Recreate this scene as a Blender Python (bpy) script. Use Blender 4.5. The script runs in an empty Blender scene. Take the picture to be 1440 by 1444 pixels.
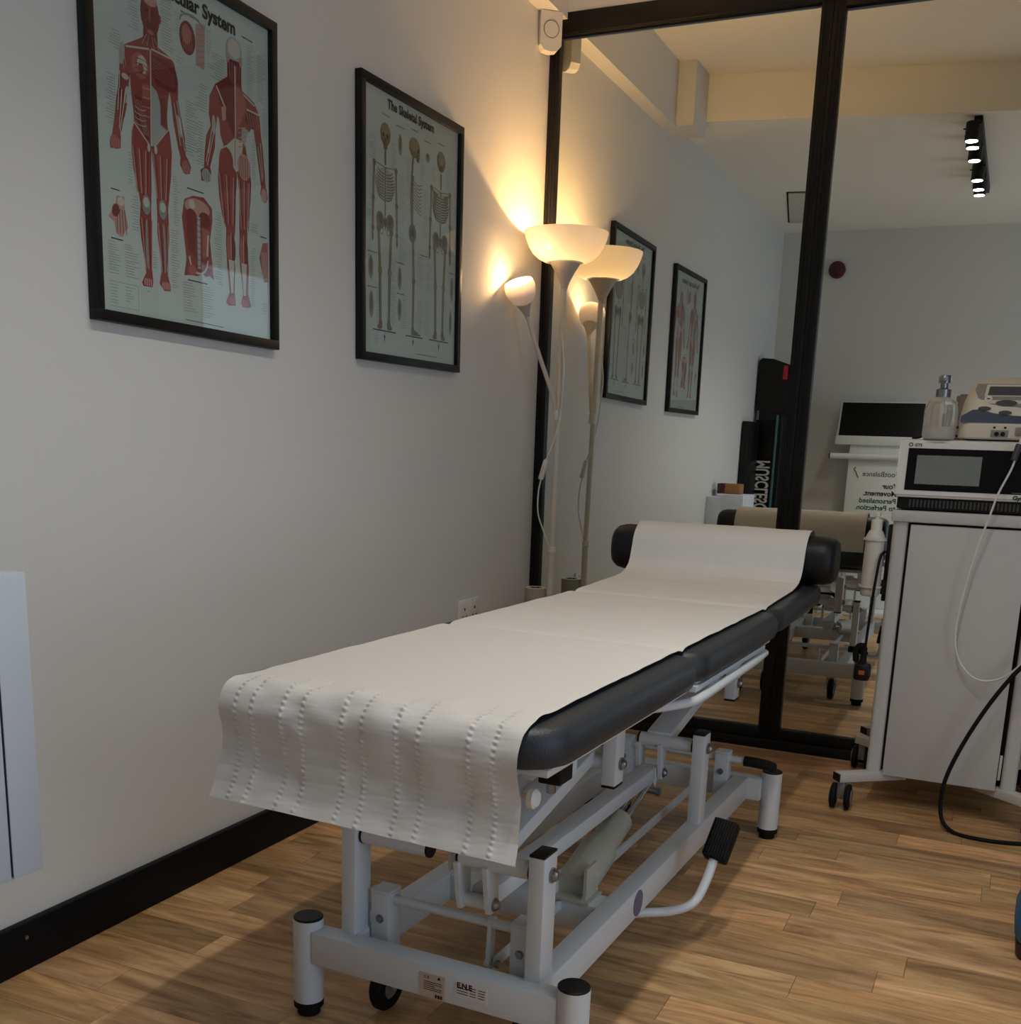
import bpy, bmesh, math, random
from mathutils import Vector, Matrix, noise
random.seed(7)
PI = math.pi
SC = bpy.context.scene
COL = SC.collection

# ------------------------------------------------------------------ camera
def look(yaw, pitch, roll):
    f = Vector((-math.sin(yaw)*math.cos(pitch), math.cos(yaw)*math.cos(pitch), math.sin(pitch)))
    r = Vector((math.cos(yaw), math.sin(yaw), 0)); u = r.cross(f)
    r2 = r*math.cos(roll)+u*math.sin(roll); u2 = -r*math.sin(roll)+u*math.cos(roll)
    return Matrix(((r2.x, u2.x, -f.x), (r2.y, u2.y, -f.y), (r2.z, u2.z, -f.z)))
cam_d = bpy.data.cameras.new('camera'); cam = bpy.data.objects.new('camera', cam_d); COL.objects.link(cam)
cam_d.sensor_fit = 'HORIZONTAL'; cam_d.sensor_width = 36.0; cam_d.lens = 1520.97/1440*36.0
cam_d.shift_y = 253.92/1440; cam_d.clip_start = 0.05
cam.matrix_world = Matrix.Translation((1.5842, -3.6753, 0.9853)) @ look(.4235, -.2223, .0362).to_4x4()
SC.camera = cam

# ------------------------------------------------------------------ world, exposure
w = bpy.data.worlds.new('overcast_sky'); SC.world = w; w.use_nodes = True
bg = w.node_tree.nodes['Background']; bg.inputs[0].default_value = (.62, .78, 1.0, 1); bg.inputs[1].default_value = 2.3
vs = SC.view_settings
vs.view_transform = 'Standard'; vs.look = 'None'; vs.gamma = 1; vs.use_curve_mapping = False; vs.exposure = 0.0

TRACK_W = 13.5      # each spotlight of the ceiling track
UPLIGHT_W = 9.5     # floor lamp bowl
READ_W = 1.8        # floor lamp reading head
# portal in the window of the right-hand wall (guides the sky light, adds none)
pd = bpy.data.lights.new('window_portal', 'AREA'); pd.shape = 'RECTANGLE'; pd.size = 1.9; pd.size_y = 1.25; pd.cycles.is_portal = True
po = bpy.data.objects.new('window_portal', pd); COL.objects.link(po)
po.location = (3.36, -2.95, 1.11); po.rotation_euler = (0, PI/2, 0)
pd.size = 2.05; pd.size_y = 1.7

# ------------------------------------------------------------------ materials
def lin(c):
    return tuple((x/255/12.92 if x/255 <= .04045 else ((x/255+.055)/1.055)**2.4) for x in c)
MATS = {}
def mat(name, rgb, rough=.5, metal=0., vary=.06, scale=30., bump=0., bscale=200., emit=None, estr=0., coat=0., spec=.5, trans=0.):
    if name in MATS: return MATS[name]
    m = bpy.data.materials.new(name); m.use_nodes = True; nt = m.node_tree; b = nt.nodes['Principled BSDF']
    c = lin(rgb)
    tc = nt.nodes.new('ShaderNodeTexCoord'); nz = nt.nodes.new('ShaderNodeTexNoise'); nz.inputs['Scale'].default_value = scale; nz.inputs['Detail'].default_value = 4
    nt.links.new(tc.outputs['Object'], nz.inputs['Vector'])
    mx = nt.nodes.new('ShaderNodeMix'); mx.data_type = 'RGBA'
    mx.inputs[6].default_value = (*[x*(1-vary) for x in c], 1); mx.inputs[7].default_value = (*[min(1, x*(1+vary)) for x in c], 1)
    nt.links.new(nz.outputs['Fac'], mx.inputs[0]); nt.links.new(mx.outputs[2], b.inputs['Base Color'])
    b.inputs['Roughness'].default_value = rough; b.inputs['Metallic'].default_value = metal
    b.inputs['Coat Weight'].default_value = coat; b.inputs['Specular IOR Level'].default_value = spec
    b.inputs['Transmission Weight'].default_value = trans
    if bump:
        n2 = nt.nodes.new('ShaderNodeTexNoise'); n2.inputs['Scale'].default_value = bscale; n2.inputs['Detail'].default_value = 3
        nt.links.new(tc.outputs['Object'], n2.inputs['Vector'])
        bp = nt.nodes.new('ShaderNodeBump'); bp.inputs['Strength'].default_value = bump; bp.inputs['Distance'].default_value = .002
        nt.links.new(n2.outputs['Fac'], bp.inputs['Height']); nt.links.new(bp.outputs['Normal'], b.inputs['Normal'])
    if emit:
        b.inputs['Emission Color'].default_value = (*lin(emit), 1); b.inputs['Emission Strength'].default_value = estr
    MATS[name] = m
    return m
mat('wall_paint', (217, 217, 214), .75, vary=.012, scale=2.5, bump=.08, bscale=90)
mat('ceiling_paint', (246, 242, 230), .8, vary=.015, scale=2, bump=.06, bscale=80)
mat('baseboard_black', (5, 8, 14), .5, spec=.2, vary=.1, bump=.05)
mat('frame_black', (8, 7, 6), .45, vary=.1, spec=.35)
mat('white_metal', (208, 213, 217), .34, vary=.03, scale=14, bump=.03, bscale=300)
mat('grey_metal', (150, 156, 162), .4, vary=.04)
mat('black_plastic', (7, 7, 8), .45, vary=.1, spec=.35)
mat('black_rubber', (6, 6, 7), .7, vary=.15, spec=.3)
mat('steel', (150, 152, 155), .32, metal=1., vary=.05)
mat('chrome', (215, 215, 215), .1, metal=1., vary=.02)
mat('white_plastic', (226, 224, 217), .38, vary=.02)
mat('ivory_plastic', (214, 206, 190), .4, vary=.03)
mat('grey_plastic', (140, 134, 126), .45, vary=.04)
mat('dark_grey_plastic', (62, 62, 62), .5, vary=.06)
mat('blue_plastic', (44, 58, 84), .45, vary=.05)
mat('cart_white', (196, 195, 191), .5, vary=.02, scale=6)
mat('screen_grey', (122, 128, 124), .22, vary=.03)
mat('screen_black', (2, 2, 3), .35, vary=.05, spec=.2)
mat('gloss_black', (3, 3, 4), .35, vary=.05, spec=.2)
mat('silver_grey', (120, 120, 118), .42, vary=.04)
mat('bolster_vinyl', (9, 12, 19), .45, spec=.4, vary=.08, bump=.18, bscale=420)
mat('pad_vinyl', (44, 49, 55), .42, spec=.4, vary=.05, bump=.3, bscale=380)
mat('pad_base', (205, 203, 197), .55)
mat('cylinder_cream', (182, 180, 166), .42, vary=.06)
mat('roll_side_shaded', (168, 160, 148), .85)  # grey-beige carries the shade of the roll's unlit side in its colour
mat('cabinet_white', (205, 214, 226), .45, vary=.01, scale=5)
mat('cabinet_seam', (18, 18, 20), .8)
mat('red_plastic', (100, 16, 28), .4)
mat('red_print', (190, 30, 62), .5)
mat('navy_side', (22, 30, 38), .4)
mat('teal_line', (70, 110, 118), .35)
mat('print_black', (16, 16, 16), .7)
mat('print_white', (215, 218, 218), .6)
mat('print_green', (18, 88, 66), .7)
mat('sticker_tan', (196, 176, 160), .6)
mat('sticker_white', (226, 220, 216), .6)
mat('badge_violet', (96, 90, 128), .4, vary=.25, scale=60)
mat('bag_blue', (28, 104, 150), .6, bump=.2)
mat('bag_green', (52, 98, 62), .6, bump=.2)
mat('bag_maroon', (70, 28, 32), .6, bump=.2)
mat('plug_orange', (176, 84, 30), .5)
mat('oak_trim', (178, 150, 116), .55, vary=.1)
mat('gel_white', (214, 210, 200), .5, vary=.02)
mat('hatch_paint', (214, 210, 196), .7, vary=.01)
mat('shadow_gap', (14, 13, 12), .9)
mat('kiosk_white', (222, 226, 224), .45, vary=.01)
mat('lamp_grey', (196, 186, 172), .45, vary=.02)
mat('gold_pole', (214, 206, 190), .38, vary=.02)

def node_mat(name):
    m = bpy.data.materials.new(name); m.use_nodes = True; nt = m.node_tree; MATS[name] = m
    return m, nt, nt.nodes['Principled BSDF'], nt.nodes.new, nt.links.new
# floor planks: grain stretched along the board, tone from each board's own colour
m, nt, b, N, LK = node_mat('oak_plank')
tc = N('ShaderNodeTexCoord'); oi = N('ShaderNodeObjectInfo'); ad = N('ShaderNodeVectorMath'); ad.operation = 'ADD'
mp = N('ShaderNodeMapping'); mp.inputs['Scale'].default_value = (1.5, 11, 4)
cmb = N('ShaderNodeCombineXYZ'); mul = N('ShaderNodeMath'); mul.operation = 'MULTIPLY'; mul.inputs[1].default_value = 60
LK(oi.outputs['Random'], mul.inputs[0]); LK(mul.outputs[0], cmb.inputs[0]); LK(mul.outputs[0], cmb.inputs[1])
LK(tc.outputs['Object'], ad.inputs[0]); LK(cmb.outputs[0], ad.inputs[1]); LK(ad.outputs[0], mp.inputs['Vector'])
n1 = N('ShaderNodeTexNoise'); n1.inputs['Scale'].default_value = 1.6; n1.inputs['Detail'].default_value = 7; n1.inputs['Roughness'].default_value = .62; n1.inputs['Distortion'].default_value = 2.2
LK(mp.outputs[0], n1.inputs['Vector'])
rp = N('ShaderNodeValToRGB'); e = rp.color_ramp.elements
e[0].position = .28; e[0].color = (*lin((146, 108, 70)), 1); e[1].position = .72; e[1].color = (*lin((232, 198, 152)), 1)
e2 = rp.color_ramp.elements.new(.5); e2.color = (*lin((204, 162, 116)), 1)
LK(n1.outputs['Fac'], rp.inputs[0])
mp2 = N('ShaderNodeMapping'); mp2.inputs['Scale'].default_value = (1.0, 7, 4); LK(ad.outputs[0], mp2.inputs['Vector'])
n2 = N('ShaderNodeTexNoise'); n2.inputs['Scale'].default_value = 2.2; n2.inputs['Detail'].default_value = 3; LK(mp2.outputs[0], n2.inputs['Vector'])
mxx = N('ShaderNodeMix'); mxx.data_type = 'RGBA'; mxx.blend_type = 'MULTIPLY'; mxx.inputs[0].default_value = 1
LK(rp.outputs[0], mxx.inputs[6]); LK(oi.outputs['Color'], mxx.inputs[7])
mx2 = N('ShaderNodeMix'); mx2.data_type = 'RGBA'; mx2.blend_type = 'MULTIPLY'; mx2.inputs[0].default_value = .7
r2 = N('ShaderNodeValToRGB'); r2.color_ramp.elements[0].color = (.70, .67, .64, 1); r2.color_ramp.elements[1].color = (1.15, 1.12, 1.08, 1)
r2.color_ramp.elements[0].position = .3; r2.color_ramp.elements[1].position = .65
LK(n2.outputs['Fac'], r2.inputs[0]); LK(mxx.outputs[2], mx2.inputs[6]); LK(r2.outputs[0], mx2.inputs[7]); LK(mx2.outputs[2], b.inputs['Base Color'])
b.inputs['Roughness'].default_value = .42; b.inputs['Specular IOR Level'].default_value = .45
bp = N('ShaderNodeBump'); bp.inputs['Strength'].default_value = .12; bp.inputs['Distance'].default_value = .001; LK(n1.outputs['Fac'], bp.inputs['Height']); LK(bp.outputs[0], b.inputs['Normal'])
mat('floor_joint', (66, 46, 30), .7)
# wooden block
mat('block_wood', (150, 104, 62), .5, vary=.3, scale=12)
# mirror
m, nt, b, N, LK = node_mat('mirror_silver'); b.inputs['Base Color'].default_value = (.85, .87, .82, 1); b.inputs['Metallic'].default_value = 1; b.inputs['Roughness'].default_value = 0
# couch paper
m, nt, b, N, LK = node_mat('couch_paper'); b.inputs['Base Color'].default_value = (*lin((219, 217, 213)), 1); b.inputs['Roughness'].default_value = .85; b.inputs['Specular IOR Level'].default_value = .2
tc = N('ShaderNodeTexCoord'); n1 = N('ShaderNodeTexNoise'); n1.inputs['Scale'].default_value = 160; n1.inputs['Detail'].default_value = 3; LK(tc.outputs['Object'], n1.inputs['Vector'])
bp = N('ShaderNodeBump'); bp.inputs['Strength'].default_value = .12; bp.inputs['Distance'].default_value = .002; LK(n1.outputs['Fac'], bp.inputs['Height']); LK(bp.outputs[0], b.inputs['Normal'])
# clear panes (picture glass, window glass): mostly clear with a thin gloss
def pane_mat(name, f0, tint):
    m = bpy.data.materials.new(name); m.use_nodes = True; nt = m.node_tree; nt.nodes.clear(); MATS[name] = m; N = nt.nodes.new; LK = nt.links.new
    o = N('ShaderNodeOutputMaterial'); mx = N('ShaderNodeMixShader'); lw = N('ShaderNodeLayerWeight'); lw.inputs[0].default_value = .5
    pw = N('ShaderNodeMath'); pw.operation = 'POWER'; pw.inputs[1].default_value = 5; ma = N('ShaderNodeMath'); ma.operation = 'MULTIPLY_ADD'; ma.inputs[1].default_value = 1-f0; ma.inputs[2].default_value = f0
    t = N('ShaderNodeBsdfTransparent'); t.inputs[0].default_value = (*tint, 1); g = N('ShaderNodeBsdfGlossy'); g.inputs['Roughness'].default_value = .01
    LK(lw.outputs['Facing'], pw.inputs[0]); LK(pw.outputs[0], ma.inputs[0]); LK(ma.outputs[0], mx.inputs[0]); LK(t.outputs[0], mx.inputs[1]); LK(g.outputs[0], mx.inputs[2]); LK(mx.outputs[0], o.inputs[0])
pane_mat('picture_glass', .03, (.93, .95, .94)); pane_mat('window_glass', .03, (.97, .98, .98))
# ribbed soap glass
m, nt, b, N, LK = node_mat('bottle_glass'); b.inputs['Base Color'].default_value = (.88, .87, .83, 1); b.inputs['Roughness'].default_value = .08; b.inputs['Transmission Weight'].default_value = .75; b.inputs['IOR'].default_value = 1.3
# translucent lamp shade
def shade_mat(name, rgb, frac):
    m = bpy.data.materials.new(name); m.use_nodes = True; nt = m.node_tree; nt.nodes.clear(); MATS[name] = m
    o = nt.nodes.new('ShaderNodeOutputMaterial'); mx = nt.nodes.new('ShaderNodeMixShader'); mx.inputs[0].default_value = frac
    d = nt.nodes.new('ShaderNodeBsdfPrincipled'); d.inputs['Base Color'].default_value = (*lin(rgb), 1); d.inputs['Roughness'].default_value = .3
    t = nt.nodes.new('ShaderNodeBsdfTranslucent'); t.inputs[0].default_value = (*lin(rgb), 1)
    nt.links.new(d.outputs[0], mx.inputs[1]); nt.links.new(t.outputs[0], mx.inputs[2]); nt.links.new(mx.outputs[0], o.inputs[0])
shade_mat('bowl_shade', (240, 236, 228), .055); shade_mat('small_shade', (228, 216, 212), .12)
def emit_mat(name, rgb, s):
    m = bpy.data.materials.new(name); m.use_nodes = True; nt = m.node_tree; nt.nodes.clear(); MATS[name] = m
    o = nt.nodes.new('ShaderNodeOutputMaterial'); e = nt.nodes.new('ShaderNodeEmission'); e.inputs[0].default_value = (*rgb, 1); e.inputs[1].default_value = s
    nt.links.new(e.outputs[0], o.inputs[0])
emit_mat('bulb_warm', (1, .66, .3), 6); emit_mat('bulb_small', (1, .82, .52), 3.2); emit_mat('spot_lens', (1, .97, .92), 14)
# poster print: colour stored per face
m, nt, b, N, LK = node_mat('poster_ink'); at_ = N('ShaderNodeVertexColor'); at_.layer_name = 'ink'; LK(at_.outputs[0], b.inputs['Base Color']); b.inputs['Roughness'].default_value = .6
mat('poster_paper', (202, 208, 204), .65, vary=.01, scale=4)

# ------------------------------------------------------------------ mesh helpers
ORG = {}
def link(o): COL.objects.link(o); return o
def obj(name, bm, material, parent=None, smooth=True, angle=.6):
    """one mesh object; bm is in the parent's coordinates when the parent is a thing"""
    bmesh.ops.recalc_face_normals(bm, faces=bm.faces)
    me = bpy.data.meshes.new(name); bm.to_mesh(me); bm.free()
    if smooth:
        me.polygons.foreach_set('use_smooth', [True]*len(me.polygons)); me.set_sharp_from_angle(angle=angle)
    me.materials.append(MATS[material]); o = link(bpy.data.objects.new(name, me))
    if parent: o.parent = parent
    return o
def shift(bm, p): bmesh.ops.translate(bm, verts=bm.verts, vec=-Vector(p)); return bm
def thing(name, label, cat, loc=(0, 0, 0), rotz=0, group=None):
    o = link(bpy.data.objects.new(name, None)); o.location = loc; o.rotation_euler = (0, 0, rotz); o.empty_display_size = .05
    o['label'] = label; o['category'] = cat
    if group: o['group'] = group
    return o
def tag(o, label, cat, group=None):
    o['label'] = label; o['category'] = cat
    if group: o['group'] = group
    return o
def struct(name, bm, material, **k):
    o = obj(name, bm, material, **k); o['kind'] = 'structure'; return o
def B(): return bmesh.new()
def box(bm, x0, x1, y0, y1, z0, z1, bev=0., seg=2, M=None):
    t = bmesh.new(); bmesh.ops.create_cube(t, size=1)
    for v in t.verts: v.co = Vector(((x0+x1)/2+v.co.x*(x1-x0), (y0+y1)/2+v.co.y*(y1-y0), (z0+z1)/2+v.co.z*(z1-z0)))
    if bev: bmesh.ops.bevel(t, geom=t.edges[:], offset=bev, segments=seg, affect='EDGES', profile=.5)
    if M: bmesh.ops.transform(t, matrix=M, verts=t.verts)
    merge(bm, t); return bm
def merge(bm, t):
    mp = {}
    for v in t.verts: mp[v] = bm.verts.new(v.co)
    for f in t.faces:
        try: bm.faces.new([mp[v] for v in f.verts])
        except ValueError: pass
    t.free()
def frame_of(d):
    d = Vector(d).normalized(); a = Vector((0, 0, 1)) if abs(d.z) < .9 else Vector((1, 0, 0))
    s = d.cross(a).normalized(); return s, s.cross(d).normalized()
def tube(bm, pts, r, seg=12, caps=True, rb=None, rounds=None):
    """round or (r, rb) elliptical tube along points; r may be a list"""
    pts = [Vector(p) for p in pts]; n = len(pts); rings = []; s = None
    for i, p in enumerate(pts):
        d = (pts[min(i+1, n-1)]-pts[max(i-1, 0)]).normalized()
        if s is None: s, u = frame_of(d)
        else:
            s = (s-d*s.dot(d)).normalized(); u = s.cross(d)
        ra = r[i] if isinstance(r, (list, tuple)) else r
        rings.append([bm.verts.new(p+(s*math.cos(2*PI*k/seg)+u*math.sin(2*PI*k/seg)*((rb/ra) if rb else 1))*ra) for k in range(seg)])
    for a, c in zip(rings, rings[1:]):
        for k in range(seg): bm.faces.new((a[k], a[(k+1) % seg], c[(k+1) % seg], c[k]))
    if caps: bm.faces.new(rings[0][::-1]); bm.faces.new(rings[-1])
    return bm
def bar(bm, p, q, w, h, up=(0, 0, 1), bev=0.):
    """rectangular bar from p to q, w across, h along up"""
    p, q = Vector(p), Vector(q); d = (q-p); L = d.length; d.normalize(); up = Vector(up); s = d.cross(up).normalized(); u = s.cross(d).normalized()
    M = Matrix(((s.x, d.x, u.x, p.x), (s.y, d.y, u.y, p.y), (s.z, d.z, u.z, p.z), (0, 0, 0, 1)))
    return box(bm, -w/2, w/2, 0, L, -h/2, h/2, bev, M=M)
def lathe(bm, prof, c=(0, 0, 0), seg=28, M=None, flute=None):
    rings = []; c = Vector(c)
    for r, z in prof:
        if r < 1e-6: rings.append([bm.verts.new(Vector((0, 0, z)))]); continue
        rings.append([bm.verts.new(Vector((r*(1+(flute(k, z) if flute else 0))*math.cos(2*PI*k/seg), r*(1+(flute(k, z) if flute else 0))*math.sin(2*PI*k/seg), z))) for k in range(seg)])
    for a, d in zip(rings, rings[1:]):
        for k in range(seg):
            k2 = (k+1) % seg
            if len(a) == 1 and len(d) == 1: continue
            if len(a) == 1: bm.faces.new((a[0], d[k2], d[k]))
            elif len(d) == 1: bm.faces.new((a[k], a[k2], d[0]))
            else: bm.faces.new((a[k], a[k2], d[k2], d[k]))
    vs_ = [v for g in rings for v in g]
    if M: bmesh.ops.transform(bm, matrix=M, verts=vs_)
    bmesh.ops.translate(bm, verts=vs_, vec=c)
    return bm
def prism(bm, poly, axis, a, b_):
    """extrude a 2-D polygon along axis from a to b; poly in the two other axes"""
    def P(p, t): return {'x': (t, p[0], p[1]), 'y': (p[0], t, p[1]), 'z': (p[0], p[1], t)}[axis]
    A = [bm.verts.new(P(p, a)) for p in poly]; C = [bm.verts.new(P(p, b_)) for p in poly]; n = len(poly)
    bm.faces.new(A); bm.faces.new(C[::-1])
    for k in range(n): bm.faces.new((A[k], C[k], C[(k+1) % n], A[(k+1) % n]))
    return bm
def rrect(x0, x1, y0, y1, r, seg=6):
    r = r if isinstance(r, (list, tuple)) else [r]*4; out = []
    for (cx, cy, a0), rr in zip(((x0, y0, PI), (x1, y0, 1.5*PI), (x1, y1, 0), (x0, y1, .5*PI)), r):
        sx = 1 if cx == x0 else -1; sy = 1 if cy == y0 else -1
        for k in range(seg+1):
            t = a0+k*PI/2/seg; out.append((cx+sx*rr+rr*math.cos(t), cy+sy*rr+rr*math.sin(t)))
    return out
def loft(bm, loops, cap=True):
    R = [[bm.verts.new(p) for p in l] for l in loops]; n = len(R[0])
    for a, c in zip(R, R[1:]):
        for k in range(n): bm.faces.new((a[k], a[(k+1) % n], c[(k+1) % n], c[k]))
    if cap: bm.faces.new(R[0][::-1]); bm.faces.new(R[-1])
    return bm
def cyl(bm, c, axis, r, L, seg=20, bev=0.):
    """cylinder centred at c along axis"""
    a = Vector(axis).normalized(); p = Vector(c)-a*L/2; q = Vector(c)+a*L/2
    if bev: return tube(bm, [p, p+a*bev, q-a*bev, q], [r-bev, r, r, r-bev], seg)
    return tube(bm, [p, q], r, seg)
def smooth_path(pts, n=8):
    pts = [Vector(p) for p in pts]; P = [pts[0]*2-pts[1]]+pts+[pts[-1]*2-pts[-2]]; out = []
    for i in range(1, len(P)-2):
        for k in range(n):
            t = k/n; a, b_, c, d = P[i-1:i+3]
            out.append(.5*((2*b_)+(-a+c)*t+(2*a-5*b_+4*c-d)*t*t+(-a+3*b_-3*c+d)*t**3))
    return out+[pts[-1]]
def text(name, s, size, material, M, parent=None, align='LEFT', bold=0., depth=.0004, xs=1.0):
    cu = bpy.data.curves.new(name, 'FONT'); cu.body = s; cu.size = size; cu.align_x = align; cu.extrude = depth/2; cu.offset = bold; cu.resolution_u = 3
    t = bpy.data.objects.new(name, cu); COL.objects.link(t)
    dg = bpy.context.evaluated_depsgraph_get(); me = bpy.data.meshes.new_from_object(t.evaluated_get(dg)); bpy.data.objects.remove(t); bpy.data.curves.remove(cu)
    me.transform(M @ Matrix.Diagonal((xs, 1, 1, 1))); me.materials.clear(); me.materials.append(MATS[material]); me.name = name
    o = link(bpy.data.objects.new(name, me))
    if parent: o.parent = parent
    return o
def axes(o, x, y):
    """matrix with text x and y directions in space"""
    x = Vector(x).normalized(); y = Vector(y).normalized(); z = x.cross(y)
    return Matrix(((x.x, y.x, z.x, o[0]), (x.y, y.y, z.y, o[1]), (x.z, y.z, z.z, o[2]), (0, 0, 0, 1)))

# ================================================================== the setting
RX, BY = 3.3, -4.0           # right wall, back wall
CH, CL, LEDGE = 2.62, 2.43, 2.365
fl = struct('floor', box(B(), -.1, RX+.1, BY-.1, .35, -.06, -.004), 'floor_joint', smooth=False)
PW, gap = .0972, .0009
lens_ = (.36, .52, .74, .95)
pm = {}
for L in lens_:
    bm = box(B(), gap/2, L-gap/2, gap/2, PW-gap/2, -.004, 0)
    me = bpy.data.meshes.new('plank'); bm.to_mesh(me); bm.free(); me.materials.append(MATS['oak_plank']); pm[L] = me
y = -1.380+PW*14-PW*.0
rows = [-1.380+PW*k for k in range(-27, 15)]
rnd = random.Random(11)
for yy in rows:
    x = -rnd.random()*.7
    while x < RX:
        L = rnd.choice(lens_); o = bpy.data.objects.new('plank', pm[L]); COL.objects.link(o); o.location = (x, yy, 0); o.parent = fl
        t = rnd.choice((.66, .8, .9, .95, 1.0, 1.08, 1.12))*rnd.uniform(.97, 1.03); o.color = (t*rnd.uniform(.97, 1.04), t, t*rnd.uniform(.9, 1.02), 1); x += L
# walls
struct('wall_left', box(B(), -.1, 0, BY-.1, .35, 0, 2.75), 'wall_paint', smooth=False)
struct('wall_back', box(B(), 0, RX, BY-.1, BY, 0, 2.75), 'wall_paint', smooth=False)
wy0, wy1, wz0, wz1 = -3.8, -2.1, .08, 2.13
bm = B(); box(bm, RX, RX+.12, BY-.1, wy0, 0, 2.75); box(bm, RX, RX+.12, wy1, .35, 0, 2.75); box(bm, RX, RX+.12, wy0, wy1, 0, wz0); box(bm, RX, RX+.12, wy0, wy1, wz1, 2.75)
struct('wall_right', bm, 'wall_paint', smooth=False)
struct('wall_front', box(B(), 0, RX, .01, .12, 0, 2.75), 'wall_paint', smooth=False)
struct('wall_over_mirror', box(B(), 0, RX, -.035, .01, 2.386, 2.75), 'wall_paint', smooth=False)
# ceiling: higher by the mirror, lower beyond a slightly skewed step
struct('ceiling', box(B(), 0, RX, -2.2, .1, CH, CH+.1), 'ceiling_paint', smooth=False)
def sy(x): return -1.45-.18*(x-.14)
struct('ceiling_lower', prism(B(), [(0, sy(0)), (RX, sy(RX)), (RX, BY), (0, BY)], 'z', CL, CH), 'ceiling_paint', smooth=False)
bm = B(); box(bm, 0, .062, -1.25, .01, LEDGE, CH); prism(bm, [(0, -1.25), (.14, -1.25), (.14, sy(.14)), (0, sy(0))], 'z', LEDGE, CH)
struct('trim_1', bm, 'wall_paint', smooth=False)
# baseboards
def skirting(name, x0, x1, y0, y1): struct(name, box(B(), x0, x1, y0, y1, 0, .094, .003), 'baseboard_black')
skirting('baseboard_left', 0, .018, BY, -.036); skirting('baseboard_right', RX-.018, RX, BY, -.036); skirting('baseboard_back', .018, RX-.018, BY, BY+.018)
tag(obj('screw', cyl(B(), (.0185, -2.352, .066), (1, 0, 0), .004, .003, 12), 'steel'), 'small steel screw head in the black skirting board', 'screw')
# window
wf = B()
for a in ((wy0, wy0+.06, wz0, wz1), (wy1-.06, wy1, wz0, wz1), (wy0, wy1, wz0, wz0+.06), (wy0, wy1, wz1-.06, wz1), ((wy0+wy1)/2-.03, (wy0+wy1)/2+.03, wz0, wz1)): box(wf, RX+.03, RX+.09, *a)
wn = struct('window_1', wf, 'white_plastic', smooth=False)
for a in ((wy0+.06, (wy0+wy1)/2-.03), ((wy0+wy1)/2+.03, wy1-.06)): obj('pane', box(B(), RX+.057, RX+.063, a[0], a[1], wz0+.06, wz1-.06), 'window_glass', wn, smooth=False)

# ================================================================== mirror doors
struct('wall_pier', box(B(), 2.7, RX, -.037, .01, 0, 2.386), 'wall_paint', smooth=False)
struct('trim_2', box(B(), .0, 2.7, -.037, .008, 2.323, 2.386, .002), 'frame_black')          # head rail
bm = B(); box(bm, 0, 2.7, -.037, -.002, 0, .04, .002)
struct('trim_3', bm, 'frame_black')                                                             # floor track
struct('trim_4', box(B(), 0, 2.7, -.045, -.037, 0, .006), 'oak_trim', smooth=False)              # pale strip at the foot of the track
def mirror_door(x0, x1, yo, zt, label):
    t = thing('mirror_door', label, 'mirror', ((x0+x1)/2, yo, .04), 0, 'mirrored sliding doors'); ox = (x0+x1)/2
    obj('mirror_panel', shift(box(B(), x0+.02, x1-.02, -.014, -.008, .07, zt-.01), (ox, 0, .04)), 'mirror_silver', t, smooth=False)
    for a in (x0, x1-.036 if x1 < 2 else x1-.036):
        bm = B(); box(bm, a, a+.036, -.030, -.004, .04, zt+.018, .0015); box(bm, a+.010, a+.013, -.0325, -.030, .04, zt+.018); box(bm, a+.022, a+.025, -.0325, -.030, .04, zt+.018)
        obj('stile', shift(bm, (ox, 0, .04)), 'frame_black', t)
    obj('bottom_rail', shift(box(B(), x0+.036, x1-.036, -.030, -.004, .04, .078, .0015), (ox, 0, .04)), 'frame_black', t)
    obj('top_rail', shift(box(B(), x0+.036, x1-.036, -.030, -.004, zt, zt+.018, .0015), (ox, 0, .04)), 'frame_black', t)
mirror_door(.0, .918, 0, 2.320, 'tall black framed mirror door beside the white wall with framed charts')
mirror_door(.919, 1.80, .000, 2.302, 'tall black framed mirror door behind the white medical trolley')
mirror_door(1.801, 2.699, 0, 2.320, 'tall black framed mirror door past the trolley, next to the plain white pier')

# ================================================================== treatment couch
bed = thing('treatment_couch', 'adjustable treatment couch with dark grey vinyl pads and white steel frame on floor', 'treatment bed', (.832, -1.57, 0), math.radians(-1.5))
def part(name, bm, m, parent=bed, **k): return obj(name, bm, m, parent, **k)
# pads
def pad(x, y0, y1, zt0, zt1, th, rc):
    bm = B(); loops = []
    for ins, t in ((.016, 0), (.005, .08), (0, .3), (.0, .66), (.003, .82), (.010, .95), (.022, 1.0)):
        lp = rrect(-x+ins, x-ins, y0+ins*.8, y1-ins*.8, [max(.012, r_-ins*.5) for r_ in rc])
        loops.append([(px, py, (zt0+(zt1-zt0)*(py-y0)/(y1-y0))-th*(1-t)) for px, py in lp])
    return loft(bm, loops)
SEAM1, SEAM2 = -.205, .445
seat_info = [(.286, -.872, SEAM1-.003, .632, .632, (.07, .07, .05, .05)), (.286, SEAM1+.003, SEAM2-.003, .632, .634, (.05,)*4), (.28, SEAM2+.003, 1.03, .634, .652, (.05, .05, .09, .09))]
for x, y0, y1, a, b_, rc in seat_info:
    p = part('pad', pad(x, y0, y1, a, b_, .058, rc), 'pad_vinyl', angle=1.2)
    if y1 < .9: obj('base_board', box(B(), -x+.02, x-.02, y0+.03, y1-.02, .564, .575, .002), 'pad_base', p)
    else: obj('base_board', box(B(), -x+.03, x-.03, y0+.02, y1-.06, .57, .582, .002, M=None), 'pad_base', p)
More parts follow.
